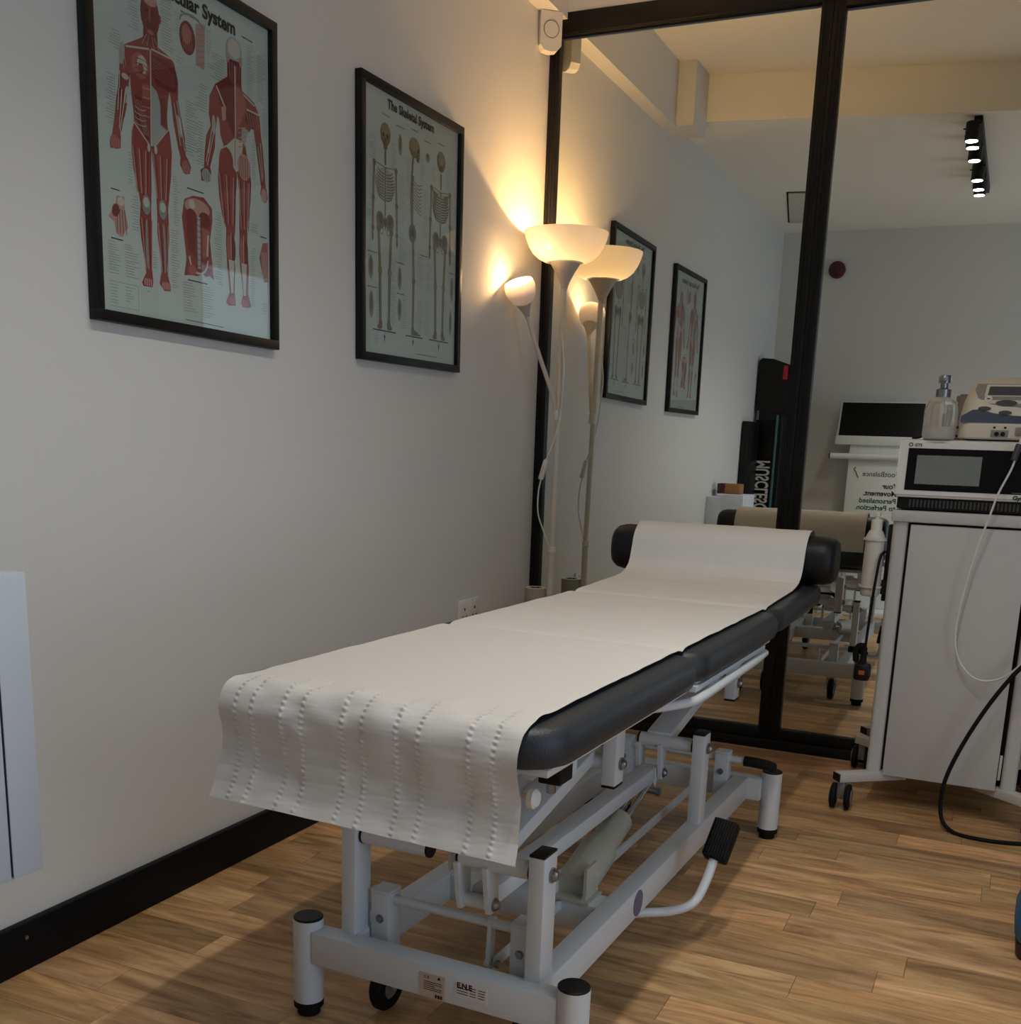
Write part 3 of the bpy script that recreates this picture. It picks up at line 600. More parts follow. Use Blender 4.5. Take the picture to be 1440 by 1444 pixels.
def muscle_art(root):
    r = random.Random(3); f = Print()
    f.poly(FRONT, 'red', 2)
    f.ell(171, 112, 25, 37, 'dred', 3); f.poly([(153, 130), (188, 128), (190, 162), (151, 160)], 'dred', 3)
    f.ell(171, 86, 19, 12, 'pink', 4); f.line([(170, 100), (169, 124)], 3, 'lred', 4); f.ell(161, 108, 5, 2.5, 'dark', 4); f.ell(180, 106, 5, 2.5, 'dark', 4); f.line([(162, 132), (178, 130)], 2.4, 'dark', 4); f.ell(171, 142, 9, 4, 'lred', 4); f.ell(197, 112, 3, 8, 'red', 4)
    for a in (-12, -5, 5, 12): f.line([(170+a*.8, 148), (170+a*1.9, 168)], 1.6, 'pink', 4)
    f.line([(105, 186), (166, 172)], 3.2, 'pale', 4); f.line([(171, 170), (228, 170)], 3, 'pale', 4); f.line([(169, 172), (164, 340)], 3.4, 'pale', 5)
    f.poly([(172, 180), (221, 174), (238, 190), (243, 206), (236, 226), (215, 231), (186, 229), (171, 214)], 'dred', 4)
    for k in range(7): f.line([(173, 184+k*5), (234, 196+k*4)], .9, 'lred', 5)
    f.ell(141, 208, 22, 22, 'lred', 4); f.ell(146, 205, 13, 16, 'pale', 5); f.ell(142, 212, 8, 8, 'red', 6)
    for k in range(4): f.arc(144, 200+k*8, 16, 4, PI, 2*PI, 1.4, 'dred', 6)
    f.ell(95, 200, 7, 20, 'lgrey', 4, rot=.15); f.line([(92, 190), (99, 226)], 1.4, 'pink', 5); f.line([(99, 188), (104, 222)], 1.4, 'pink', 5); f.ell(101, 238, 9, 5, 'pale', 5)
    f.poly([(168, 232), (184, 240), (192, 262), (191, 296), (207, 301), (178, 335), (165, 341)], 'lgrey', 4); f.poly([(192, 250), (206, 244), (208, 276), (207, 298), (193, 292)], 'dred', 4)
    f.poly([(145, 236), (163, 234), (162, 262), (144, 262)], 'lred', 4)
    for k in range(4): f.line([(144, 244+k*16), (165, 242+k*16)], 1.6, 'pink', 5)
    f.poly([(124, 262), (142, 262), (160, 330), (150, 332), (128, 300)], 'dred', 4)
    for k in range(5): f.line([(124+k*4, 268), (146+k*3, 325)], 1, 'pink', 5)
    for k in range(4): f.arc(138, 280+k*9, 14, 4, 0, PI, 1.2, 'pale', 5)
    f.line([(118, 308), (160, 340)], 3, 'pale', 5); f.line([(211, 300), (172, 340)], 2.4, 'pale', 5); f.ell(157, 345, 4, 7, 'pale', 5); f.ell(176, 344, 4, 7, 'pale', 5)
    for x0, x1, s in ((114, 160, 1), (168, 219, -1)):
        for k in range(9): u = x0+(x1-x0)*k/8; w2 = (x0+x1)/2+s*4; f.line([(u, 352), (w2+(u-w2)*.62, 430)], 1.5 if k % 3 else 3, ('pink', 'dred', 'lred')[k % 3], 4)
        c = (x0+x1)/2+(9 if s > 0 else -3); f.ell(c, 448, 11, 18, 'grey', 5); f.ell(c, 444, 8, 9, 'pale', 6)
        for k in range(5): f.line([(c-14+k*7, 474), (c-6+k*4, 565)], 1.3 if k % 2 else 2.4, ('pink', 'dred')[k % 2], 4)
        f.ell(c+(-2 if s > 0 else 3), 520, 3.2, 44, 'grey', 5)
    for c in (145, 194): f.ell(c, 588, 13, 8, 'lred', 5); [f.line([(c-8+k*5, 582), (c-10+k*6, 595)], 1.2, 'pale', 6) for k in range(4)]
    for pts in ([(84, 262), (80, 300)], [(92, 262), (82, 330)], [(100, 268), (84, 334)], [(238, 240), (252, 300)], [(230, 246), (246, 318)], [(246, 268), (258, 326)], [(88, 232), (86, 262)]): f.line(pts, 2, 'pale', 5); f.line([(a+3, b_) for a, b_ in pts], 1.4, 'dred', 5)
    f.ell(103, 268, 5, 16, 'pale', 5, rot=.2); f.ell(243, 284, 5, 20, 'pale', 5, rot=-.25)
    f.ell(71, 356, 13, 12, 'lred', 5); f.ell(259, 355, 12, 13, 'lred', 5)
    for k in range(4): f.line([(62+k*6, 350), (61+k*6, 366)], 1.2, 'pink', 6); f.line([(252+k*5, 350), (254+k*5, 364)], 1.2, 'pink', 6)
    f.build('front_figure', root)
    g = Print(); g.poly(BACK, 'red', 2)
    g.ell(414, 100, 27, 30, 'lgrey', 3); g.ell(414, 92, 20, 18, 'pale', 4); g.poly([(392, 116), (437, 112), (436, 152), (392, 156)], 'dred', 4); g.ell(394, 114, 5, 9, 'pink', 5); g.ell(434, 112, 5, 9, 'pink', 5)
    for k in range(5): g.line([(398+k*8, 120), (400+k*7, 152)], 1.2, 'pink', 5)
    g.line([(416, 124), (413, 320)], 4, 'pale', 5); g.line([(413, 150), (412, 318)], 1.2, 'brown', 6)
    g.poly([(392, 152), (353, 178), (372, 214), (410, 262), (412, 160)], 'dred', 4); g.poly([(414, 158), (440, 166), (452, 190), (440, 216), (416, 258)], 'lred', 4)
    g.line([(356, 178), (384, 214)], 4, 'pale', 5); g.poly([(370, 214), (386, 208), (384, 234), (374, 240)], 'pink', 5); g.line([(442, 170), (480, 182)], 3.4, 'pale', 5); g.line([(452, 196), (496, 196)], 3.2, 'pale', 5)
    g.ell(468, 212, 20, 18, 'dred', 4); [g.line([(452+k*8, 202), (462+k*8, 226)], 1.3, 'pink', 5) for k in range(5)]
    g.poly([(367, 262), (398, 244), (411, 262), (411, 318), (384, 286)], 'red', 4); g.poly([(384, 284), (411, 262), (440, 262), (430, 316), (416, 328), (404, 318)], 'pale', 4); g.poly([(436, 234), (458, 236), (446, 268), (434, 262)], 'lgrey', 4)
    for k in range(5): g.line([(424, 240+k*9), (450, 232+k*9)], 2, 'pink', 5)
    g.ell(384, 312, 22, 26, 'red', 4); g.ell(442, 312, 22, 26, 'pink', 4); g.line([(366, 294), (384, 284)], 3, 'pale', 5); [g.line([(430+k*6, 292), (426+k*7, 334)], 1.4, 'brown', 5) for k in range(5)]
    for x0, x1 in ((360, 414), (424, 464)):
        for k in range(8): u = x0+(x1-x0)*k/7; c = (x0+x1)/2+(8 if x0 < 400 else -5); g.line([(u, 340), (c+(u-c)*.6, 436)], 1.6 if k % 3 else 3, ('pink', 'dred', 'lred')[k % 3], 4)
        c = 395 if x0 < 400 else 437
        g.ell(c-7, 482, 8, 26, 'lred', 4); g.ell(c+7, 484, 8, 27, 'dred', 4); g.poly([(c-9, 506), (c+10, 506), (c+5, 572), (c-2, 572)], 'pale', 5); g.line([(c, 450), (c, 520)], 1.6, 'pale', 5); g.ell(c+1, 588, 12, 8, 'lred', 5)
    for pts in ([(340, 262), (328, 312)], [(346, 268), (324, 336)], [(334, 284), (320, 330)], [(506, 250), (512, 300)], [(498, 250), (506, 318)], [(490, 260), (504, 326)]): g.line(pts, 2, 'pale', 5)
    g.ell(346, 254, 6, 18, 'lgrey', 5); g.ell(320, 356, 14, 13, 'lgrey', 5); g.ell(509, 354, 10, 14, 'pink', 5); [g.line([(310+k*6, 346), (309+k*6, 366)], 1.1, 'brown', 6) for k in range(4)]
    g.build('back_figure', root)
    h = Print()
    h.poly([(253, 415), (279, 403), (312, 400), (336, 416), (337, 439), (328, 479), (333, 517), (338, 555), (315, 544), (288, 555), (266, 556), (248, 559), (256, 525), (250, 484), (245, 449)], 'red', 2)
    h.ell(291, 424, 38, 17, 'pink', 3); h.ell(272, 446, 18, 17, 'dred', 4); h.ell(312, 444, 18, 16, 'dred', 4); h.ell(275, 420, 9, 9, 'pale', 4); h.line([(294, 440), (293, 540)], 9, 'lgrey', 5); [h.line([(288, 446+k*11), (300, 446+k*11)], 1.2, 'brown', 6) for k in range(9)]
    h.poly([(258, 462), (284, 458), (284, 520), (262, 510)], 'dred', 4); h.poly([(304, 458), (328, 462), (322, 512), (304, 518)], 'lred', 4); h.arc(292, 520, 28, 30, 0, PI, 4, 'pale', 5); h.ell(272, 545, 12, 10, 'lred', 5); h.ell(314, 542, 12, 10, 'dred', 5); h.line([(322, 470), (318, 512)], 5, 'pale', 5)
    h.build('torso_drawing', root)
    h = Print(); h.ell(273, 118, 23, 30, 'dred', 2); h.ell(270, 112, 13, 18, 'lred', 3); [h.line([(258+k*6, 100), (262+k*6, 140)], .9, 'pink', 4) for k in range(5)]; h.poly([(298, 84), (326, 78), (321, 160), (296, 158)], 'pink', 2); h.arc(286, 92, 34, 18, PI, 1.9*PI, 4, 'grey', 3)
    for k in range(7): h.line([(300, 92+k*10), (322, 88+k*10)], 2.4, 'grey', 3)
    h.build('shoulder_drawing', root)
    h = Print(); h.poly([(47, 488), (66, 463), (70, 448), (89, 446), (89, 463), (97, 500), (89, 506), (82, 518), (72, 517), (66, 514), (61, 494)], 'pink', 2); h.ell(66, 474, 9, 12, 'dred', 3, rot=.4); [h.line([(70+k*6, 470), (68+k*8, 512)], 1.6, 'brown', 3) for k in range(4)]; h.ell(80, 456, 9, 8, 'pale', 3)
    h.poly([(491, 485), (504, 452), (522, 449), (521, 532), (508, 534), (501, 514)], 'lred', 2); [h.line([(500+k*5, 470), (505+k*4, 528)], 1.6, 'pale', 3) for k in range(4)]; h.build('hand_drawings', root)
    x = Print()
    for (u0, v0, u1, v1, ld) in ((48, 44, 74, 84, 1), (82, 40, 108, 84, 1), (112, 56, 140, 150, 0), (200, 70, 236, 160, 1), (60, 168, 92, 200, 0), (50, 244, 76, 330, 0), (240, 160, 262, 172, 1), (262, 232, 300, 330, 1), (100, 366, 112, 420, 0), (222, 380, 240, 470, 1), (330, 120, 384, 168, 0), (455, 70, 482, 170, 1), (490, 80, 522, 170, 1), (292, 190, 328, 240, 0), (290, 260, 314, 340, 0), (468, 250, 480, 330, 0), (506, 180, 526, 240, 1), (340, 420, 366, 560, 0), (466, 420, 492, 440, 1), (462, 470, 480, 590, 1), (44, 530, 76, 588, 1), (86, 530, 122, 590, 1), (140, 605, 150, 606, 1), (212, 480, 236, 590, 1), (244, 572, 288, 632, 1), (300, 572, 340, 632, 1), (46, 606, 66, 640, 1), (84, 606, 110, 636, 1), (160, 530, 172, 560, 1), (236, 84, 250, 120, 0), (328, 84, 346, 130, 1), (106, 440, 124, 500, 0), (500, 580, 524, 600, 1)): x.block(u0, v0, u1, v1, r, 4.6, lead=bool(ld))
    for u, v, L in ((56, 438, 22), (262, 392, 50), (256, 76, 52), (440, 60, 36), (496, 440, 22), (258, 566, 60), (52, 524, 30)): x.line([(u, v), (u+L, v)], 2.2, 'dark', 1)
    x.line([(250, 644), (366, 646)], 1.4, 'dark', 1)
    for a, b_ in (((42, 600), (118, 600)), ((118, 600), (118, 644)), ((118, 644), (42, 644))): x.line([a, b_], .8, 'grey', 1)
    x.build('fine_print', root)['kind'] = 'stuff'
def bones_art(root):
    r = random.Random(5)
    def ribs(p, cu, v0, v1, w, col):
        n = 10; p.ell(cu, (v0+v1)/2, w*.86, (v1-v0)*.66, 'lgrey', 2)
        for k in range(n):
            v = v0+(v1-v0)*k/(n-1); ww = w*(.62+.42*math.sin(PI*(k+1.2)/(n+1)))
            for s in (-1, 1): p.arc(cu, v-5, ww*s, 12, .12, 1.45, 3.6, col, 3, 6)
        p.line([(cu, v0-12), (cu, v1+52)], 5, 'bone', 3)
        for k in range(16): p.line([(cu-4, v0-8+k*(v1-v0+56)/16), (cu+4, v0-8+k*(v1-v0+56)/16)], 1.2, 'brown', 4)
    def limb(p, a, b_, c, w):
        for q, t in ((a, b_), (b_, c)):
            p.line([q, t], w, 'bone', 2); p.line([q, t], w*.4, 'lbone', 3); p.ell(q[0], q[1], w*.85, w*.9, 'bone', 3, 10); p.ell(t[0], t[1], w*.8, w*.9, 'bone', 3, 10)
    def skel(nm, cu, back):
        p = Print(); p.ell(cu, 117, 25, 27, 'bone', 3); p.ell(cu, 108, 20, 17, 'lbone', 4)
        if back: p.ell(cu, 134, 9, 7, 'brown', 5)
        else:
            p.ell(cu-9, 120, 5, 5, 'dark', 5); p.ell(cu+9, 120, 5, 5, 'dark', 5); p.ell(cu, 130, 2.5, 4, 'dark', 5, 8); p.poly([(cu-12, 134), (cu+12, 134), (cu+9, 152), (cu-9, 152)], 'bone', 4); p.line([(cu-8, 140), (cu+8, 140)], 2, 'dark', 5)
        p.line([(cu, 148), (cu, 190)], 8, 'bone', 3); ribs(p, cu, 206, 268, 47, 'brown' if back else 'bone')
        p.line([(cu-54, 190), (cu-6, 196), (cu+6, 196), (cu+54, 190)], 3, 'lbone', 4)
        if back:
            for s in (-1, 1): p.poly([(cu+s*16, 204), (cu+s*48, 196), (cu+s*34, 244)], 'bone', 4)
        for s in (-1, 1):
            limb(p, (cu+s*54, 194), (cu+s*58, 278), (cu+s*60, 350), 9.5); p.ell(cu+s*61, 368, 5, 14, 'bone', 3)
            p.ell(cu+s*24, 326, 20, 22, 'bone', 4, rot=s*.5); p.ell(cu+s*24, 322, 11, 13, 'brown', 5, rot=s*.5); p.ell(cu+s*16, 350, 9, 9, 'lbone', 4); p.ell(cu+s*16, 351, 5, 5, 'white', 5)
            limb(p, (cu+s*32, 346), (cu+s*24, 448), (cu+s*21, 580), 12); p.ell(cu+s*24, 448, 9, 7, 'lbone', 4); p.ell(cu+s*25, 588, 13, 6, 'bone', 4); p.line([(cu+s*28, 460), (cu+s*25, 575)], 2.4, 'brown', 3)
        p.poly([(cu-9, 318), (cu+9, 318), (cu, 350)], 'brown', 5)
        p.line([(cu-58, 597), (cu+58, 597)], 3, 'black', 3); p.line([(cu, 598), (cu, 608)], 1.6, 'black', 3); p.poly([(cu-4, 608), (cu+4, 608), (cu, 626)], 'black', 3)
        p.build(nm, root)
    skel('front_skeleton', 129, False); skel('back_skeleton', 430, True)
    p = Print(); p.ell(279, 115, 29, 25, 'bone', 3); p.ell(276, 108, 24, 17, 'lbone', 4); p.poly([(288, 126), (308, 124), (304, 148), (290, 146)], 'bone', 3); p.ell(300, 120, 4, 5, 'dark', 5)
    p.line([(272, 138), (268, 171), (262, 230), (266, 285), (274, 345)], 9, 'bone', 3)
    for k in range(20): p.line([(266, 146+k*10), (275, 146+k*10)], 1.3, 'brown', 4)
    for k in range(9): p.line([(270, 196+k*8), (300+k*2, 206+k*9), (322, 200+k*9)], 2.2, 'bone', 4)
    limb(p, (272, 192), (270, 276), (276, 346), 8); p.ell(277, 366, 5, 14, 'bone', 4); p.ell(272, 330, 20, 24, 'bone', 3); p.ell(274, 328, 9, 12, 'brown', 4); limb(p, (276, 346), (281, 452), (278, 582), 11); p.poly([(270, 582), (290, 580), (326, 594), (270, 595)], 'bone', 4)
    p.line([(240, 598), (336, 598)], 3, 'black', 3); p.line([(280, 599), (280, 608)], 1.6, 'black', 3); p.poly([(276, 608), (284, 608), (280, 626)], 'black', 3); p.build('side_skeleton', root)
    p = Print()
    for u, v, a, b_ in ((204, 125, 10, 26), (60, 446, 12, 30), (206, 455, 11, 30), (206, 535, 11, 30), (62, 536, 12, 34), (352, 124, 12, 12), (505, 446, 10, 34), (500, 540, 9, 36)): p.ell(u, v, a, b_, 'grey', 2); p.ell(u, v-4, a*.5, b_*.7, 'bone', 3)
    p.build('detail_drawings', root)
    x = Print()
    for (u0, v0, u1, v1, ld) in ((44, 130, 84, 190, 0), (160, 130, 190, 190, 1), (44, 200, 66, 300, 0), (196, 200, 236, 320, 1), (44, 310, 60, 420, 0), (150, 400, 190, 470, 1), (200, 340, 240, 420, 1), (232, 150, 256, 240, 0), (312, 130, 336, 190, 1), (330, 210, 360, 330, 1), (300, 380, 344, 470, 1), (350, 395, 390, 470, 1), (300, 500, 340, 590, 1), (345, 500, 385, 590, 1), (462, 120, 500, 180, 1), (490, 200, 522, 330, 1), (484, 340, 522, 430, 1), (372, 140, 398, 180, 0), (160, 480, 190, 580, 1), (218, 480, 246, 580, 1), (84, 480, 100, 580, 0), (466, 480, 486, 580, 1), (44, 606, 62, 640, 1), (80, 612, 100, 636, 1)): x.block(u0, v0, u1, v1, r, 4.8, lead=bool(ld))
    for u, v, L in ((112, 72, 40), (182, 82, 44), (262, 72, 36), (408, 72, 40), (332, 84, 40), (44, 408, 46), (184, 416, 44), (190, 494, 40), (318, 378, 44), (44, 494, 46), (484, 402, 40)): x.line([(u, v), (u+L, v)], 1.8, 'dark', 1)
    x.line([(300, 642), (420, 643)], 1.6, 'dark', 1); x.build('fine_print', root)['kind'] = 'stuff'
def chart(label, yr, ztop, h, rot, title, tu, tv, tsz, art):
    W = .548; root = thing('framed_chart', label, 'framed poster', (0, yr-W/2, ztop-h), 0, 'framed anatomy charts on the white wall')
    root.rotation_euler = (0, 0, 0)
    Rm = Matrix.Translation((0, 0, h/2)) @ Matrix.Rotation(rot, 4, 'X') @ Matrix.Translation((0, 0, -h/2))
    fw, dp = .020, .021
    def fin(o): o.data.transform(Rm); return o
    for nm, a in (('frame_rail', (-W/2, W/2, 0, fw)), ('frame_rail', (-W/2, W/2, h-fw, h)), ('frame_stile', (-W/2, -W/2+fw, fw, h-fw)), ('frame_stile', (W/2-fw, W/2, fw, h-fw))):
        fin(obj(nm, box(B(), .001, dp, a[0], a[1], a[2], a[3], .0012), 'frame_black', root))
    sh = fin(obj('print_sheet', box(B(), .002, .0095, -W/2+.01, W/2-.01, .01, h-.01), 'poster_paper', root, smooth=False))
    before = set(bpy.data.objects)
    art(sh)
    text('title', title, tsz, 'print_black', axes((.0108, tu/1000, -tv/1000), (0, 1, 0), (0, 0, 1)), sh, bold=.0011, depth=.0002)
    for o in [o for o in bpy.data.objects if o not in before]:
        if o.name.startswith('title'): o.data.transform(Matrix.Translation((0, -W/2, h)))
        else: o.data.transform(Matrix.Translation((.0097, -W/2, h)))
        o.data.transform(Rm)
    fin(obj('glass', box(B(), .0122, .0138, -W/2+.012, W/2-.012, .012, h-.012), 'picture_glass', root, smooth=False))
    return root
chart('framed chart titled The Muscular System with red muscle figures', -1.5562, 2.1352-.2739, .6742, -.0083, 'The Muscular System', 112, 66, .0355, muscle_art)
chart('framed chart titled The Skeletal System with three standing skeletons', -.6665, 2.15-.2739, .6773, .0106, 'The Skeletal System', 138, 53, .0305, bones_art)

# ================================================================== wall cabinet and block
cb = thing('wall_cabinet', 'shallow white wall cabinet mounted above the black skirting board', 'cabinet', (0, -2.62, .285))
obj('carcass', shift(box(B(), 0, .09, -2.76, -2.475, .30, .758, .002), (0, -2.62, .285)), 'cabinet_white', cb)
for a, c in ((-2.76, -2.535), (-2.531, -2.472)): obj('door', shift(box(B(), .09, .212, a, c, .285, .772, .002), (0, -2.62, .285)), 'cabinet_white', cb)
obj('door_gap', shift(box(B(), .092, .2105, -2.537, -2.529, .29, .768), (0, -2.62, .285)), 'cabinet_seam', cb, smooth=False)
wb = thing('wooden_block', 'small two-tone wooden box lying on top of the white wall cabinet', 'box', (.095, -2.645, .772))
obj('body', box(B(), -.065, .065, -.05, .05, .0, .058, .003), 'block_wood', wb); obj('lid_inlay', box(B(), -.066, -.02, -.0505, .0505, .004, .0585, .002), 'bag_maroon', wb)

# ================================================================== medical trolley
CX0, CX1, CYF, CYB = 1.292, 1.69, -.50, -.14
ct = thing('medical_trolley', 'white wheeled medical trolley carrying therapy devices, in front of the mirror', 'trolley', ((CX0+CX1)/2, (CYF+CYB)/2, 0))
co = ct.location
def cp(name, bm, m, parent=ct, **k): return obj(name, shift(bm, co), m, parent, **k)
for x, yy in ((CX0+.020, CYF+.02), (CX1-.020, CYF+.02), (CX0+.020, CYB-.02), (CX1-.020, CYB-.02)):
    cp('corner_column', prism(B(), rrect(x-.02, x+.02, yy-.02, yy+.02, .012, 5), 'z', .108, .826), 'cart_white')
cp('side_panel', box(B(), CX0+.003, CX0+.012, CYF+.03, CYB-.03, .115, .826), 'cart_white', smooth=False); cp('side_panel', box(B(), CX1-.012, CX1-.003, CYF+.03, CYB-.03, .115, .826), 'cart_white', smooth=False)
cp('back_panel', box(B(), CX0+.03, CX1-.03, CYB-.012, CYB-.003, .115, .826), 'cart_white', smooth=False); cp('door_gap_shade', box(B(), CX0+.03, CX1-.03, CYF+.024, CYF+.03, .115, .82), 'shadow_gap', smooth=False)  # near-black sheet behind the door stands in for shade in its gaps
cp('front_door', box(B(), CX0+.047, CX1-.052, CYF-.002, CYF+.014, .104, .820, .002), 'cart_white')
cp('hinge', box(B(), CX1-.050, CX1-.043, CYF+.002, CYF+.012, .135, .205, .001), 'cart_white'); cp('hinge', box(B(), CX1-.050, CX1-.043, CYF+.002, CYF+.012, .69, .815, .001), 'cart_white')
cp('top_tray', box(B(), CX0-.006, CX1+.008, CYF-.012, CYB+.01, .826, .858, .006), 'cart_white')
cp('base_plate', box(B(), CX0+.02, CX1-.02, CYF+.02, CYB-.02, .100, .112), 'cart_white', smooth=False)
for sx, sy2 in ((-1, -1), (1, -1), (-1, 1), (1, 1)):
    c0 = Vector(((CX0+CX1)/2+sx*.10, (CYF+CYB)/2+sy2*.11, .096)); c1 = Vector(((CX0+CX1)/2+sx*.268, (CYF+CYB)/2+sy2*.245, .096))
    lg = cp('leg', bar(B(), c0, c1, .038, .026, bev=.002), 'cart_white'); d = (c1-c0).normalized()
    obj('leg_cap', shift(bar(B(), c1-d*.001, c1+d*.003, .034, .022), co), 'black_plastic', lg)
    wv = c1-d*.018; wv.z = .038; ws = cp('castor', box(B(), wv.x-.011, wv.x+.011, wv.y-.013, wv.y+.013, .03, .086, .004), 'silver_grey')
    for s in (-1, 1):
        bm = B(); lathe(bm, [(0, -.009), (.026, -.009), (.0355, -.006), (.0375, 0), (.0355, .006), (.026, .009), (0, .009)], seg=28, M=Matrix.Rotation(PI/2, 4, 'Y'), c=(wv.x+s*.020, wv.y, .0375)); ty = obj('wheel', shift(bm, co), 'black_rubber', ws)
        obj('hub_cap', shift(cyl(B(), (wv.x+s*.029, wv.y, .0375), (1, 0, 0), .024, .004, 22), co), 'silver_grey', ws)
# black rail with bottle holder on the left side
hb = cp('side_bracket', box(B(), CX0-.013, CX0+.002, CYF+.03, CYF+.055, .60, .815, .003), 'black_plastic')
obj('bracket_arm', shift(box(B(), CX0-.0165, CX0-.002, CYF+.022, CYF+.036, .62, .66), co), 'black_plastic', hb)
BT = Vector((1.247, -.470, .612)); 
for z, r_ in ((.772-.612, .0285), (.640-.612, .0285)): obj('holder_ring', shift(lathe(B(), [(r_, z-.003), (r_+.004, z-.003), (r_+.004, z+.003), (r_, z+.003), (r_, z-.003)], seg=30, c=BT), co), 'gel_white', ct)
gb = thing('gel_bottle', 'white plastic gel squeeze bottle in a ring holder on the trolley side', 'bottle', BT)
obj('body', lathe(B(), [(0, 0), (.022, 0), (.026, .006), (.0265, .02), (.0265, .14), (.0275, .150), (.0270, .165), (.019, .182), (.015, .186)], seg=30), 'gel_white', gb)
obj('cap', lathe(B(), [(.0155, .185), (.0155, .212), (.012, .214), (.006, .216), (.006, .222), (.009, .224), (.009, .232), (.004, .236), (0, .236)], seg=24), 'white_plastic', gb)
# black mains lead with plug hanging from the bracket
pc = thing('mains_lead', 'black mains cable and plug hanging from the trolley side', 'cable', (1.262, -.505, .36))
obj('cable', shift(tube(B(), smooth_path([(1.277, -.478, .74), (1.268, -.500, .72), (1.262, -.507, .64), (1.258, -.508, .54), (1.255, -.508, .455)], 6), .004, 8), pc.location), 'black_rubber', pc)
obj('strain_relief', shift(tube(B(), [(1.255, -.508, .47), (1.253, -.508, .425)], [.007, .010], 12), pc.location), 'black_rubber', pc)
pg = obj('plug', shift(box(B(), 1.232, 1.277, -.53, -.495, .375, .425, .009), pc.location), 'black_plastic', pc); obj('plug_mark', shift(box(B(), 1.247, 1.263, -.5312, -.530, .394, .406), pc.location), 'plug_orange', pg)
obj('cable_loop', shift(tube(B(), smooth_path([(1.255, -.49, .47), (1.236, -.488, .468), (1.230, -.488, .45), (1.232, -.49, .425)], 5), .009, 10), pc.location), 'black_rubber', pc)

# therapy unit on the trolley
dv = thing('therapy_unit', 'white boxy therapy unit with grey screen on black front, on the trolley top', 'medical device', (1.50, -.33, .858))
def dp_(name, bm, m, parent=dv, **k): return obj(name, shift(bm, dv.location), m, parent, **k)
vb = dp_('vent_base', box(B(), 1.296, 1.708, -.505, -.15, .862, .894, .004), 'black_plastic')
obj('base_foot', shift(box(B(), 1.31, 1.69, -.49, -.17, .858, .863), dv.location), 'black_rubber', vb, smooth=False)
bm = B()
for k in range(38): box(bm, 1.328+k*.0096, 1.3325+k*.0096, -.5075, -.505, .868, .888)
obj('vent_ribs', shift(bm, dv.location), 'dark_grey_plastic', vb, smooth=False)
bm = B(); prism(bm, [(-.520, .896), (-.508, 1.043), (-.500, 1.048), (-.16, 1.048), (-.15, 1.04), (-.15, .896), (-.50, .892)], 'x', 1.288, 1.712); bmesh.ops.bevel(bm, geom=bm.edges[:], offset=.005, segments=2, affect='EDGES'); dp_('housing', bm, 'white_plastic')
fn = (-.012/.147); fy = lambda z: -.520+(z-.896)*(.012/.147)
def slab(bm, x0, x1, z0, z1, o=.0015):
    A = [(x0, fy(z0)-o, z0), (x1, fy(z0)-o, z0), (x1, fy(z1)-o, z1), (x0, fy(z1)-o, z1)]; C = [(a, b_+o+.002, c) for a, b_, c in A]
    v = [bm.verts.new(p) for p in A+C]
    for q in ((0, 1, 2, 3), (7, 6, 5, 4), (0, 4, 5, 1), (1, 5, 6, 2), (2, 6, 7, 3), (3, 7, 4, 0)): bm.faces.new([v[i] for i in q])
    return bm
dp_('front_glass', slab(B(), 1.312, 1.690, .913, 1.024), 'gloss_black', smooth=False)
dp_('screen', slab(B(), 1.336, 1.498, .930, 1.006, .0022), 'screen_grey', smooth=False)
dp_('glass_line', slab(B(), 1.58, 1.69, .916, .9172, .0022), 'grey_plastic', smooth=False)
tm = lambda x, z: Matrix.Translation(-dv.location) @ axes((x, fy(z)-.0008, z), (1, 0, 0), (0, -fn, 1))
text('lettering', 'GTS', .0105, 'print_black', tm(1.326, 1.0285), dv, bold=.0003); text('lettering', 'Gymna', .014, 'print_black', tm(1.583, .8995), dv, bold=.0006, xs=1.15)
bm = B(); lathe(bm, [(.0035, 0), (.0055, 0), (.0055, .001), (.0035, .001), (.0035, 0)], seg=20, M=Matrix.Rotation(PI/2, 4, 'X'), c=(1.3165, fy(1.033)-.0002, 1.033)); dp_('ring_logo', bm, 'print_black')

# ultrasound unit
us = thing('ultrasound_unit', 'rounded cream ultrasound unit with blue band, standing on the white therapy unit', 'medical device', (1.58, -.35, 1.048))
def up(name, bm, m, parent=us, **k): return obj(name, shift(bm, us.location), m, parent, **k)
bm = B(); loops = []
for z, ins, yf in ((1.052, .006, -.500), (1.056, .0, -.506), (1.085, .0, -.507), (1.092, -.002, -.506), (1.15, .006, -.478), (1.19, .018, -.455), (1.208, .03, -.435), (1.214, .05, -.41)):
    loops.append([(px, py, z) for px, py in rrect(1.428+ins, 1.748-ins, yf, -.20+0*ins, .035, 6)])
hsg = up('housing', loft(bm, loops), 'ivory_plastic', angle=.9)
fyz = lambda z: -.507+(z-1.09)*(.052/.10)
def face_poly(name, pts, m, o, parent=us):
    bm = B(); A = [bm.verts.new((x, fyz(z)-o, z)) for x, z in pts]; C = [bm.verts.new((x, fyz(z)+.006, z)) for x, z in pts]; n = len(pts)
    bm.faces.new(A); bm.faces.new(C[::-1])
    for k in range(n): bm.faces.new((A[k], C[k], C[(k+1) % n], A[(k+1) % n]))
    return up(name, bm, m, parent, smooth=False)
E_ = lambda cx, cz, a, b_, n=28, t0=0, t1=2*PI: [(cx+a*math.cos(t0+(t1-t0)*k/n), cz+b_*math.sin(t0+(t1-t0)*k/n)) for k in range(n)]
cxu = 1.588
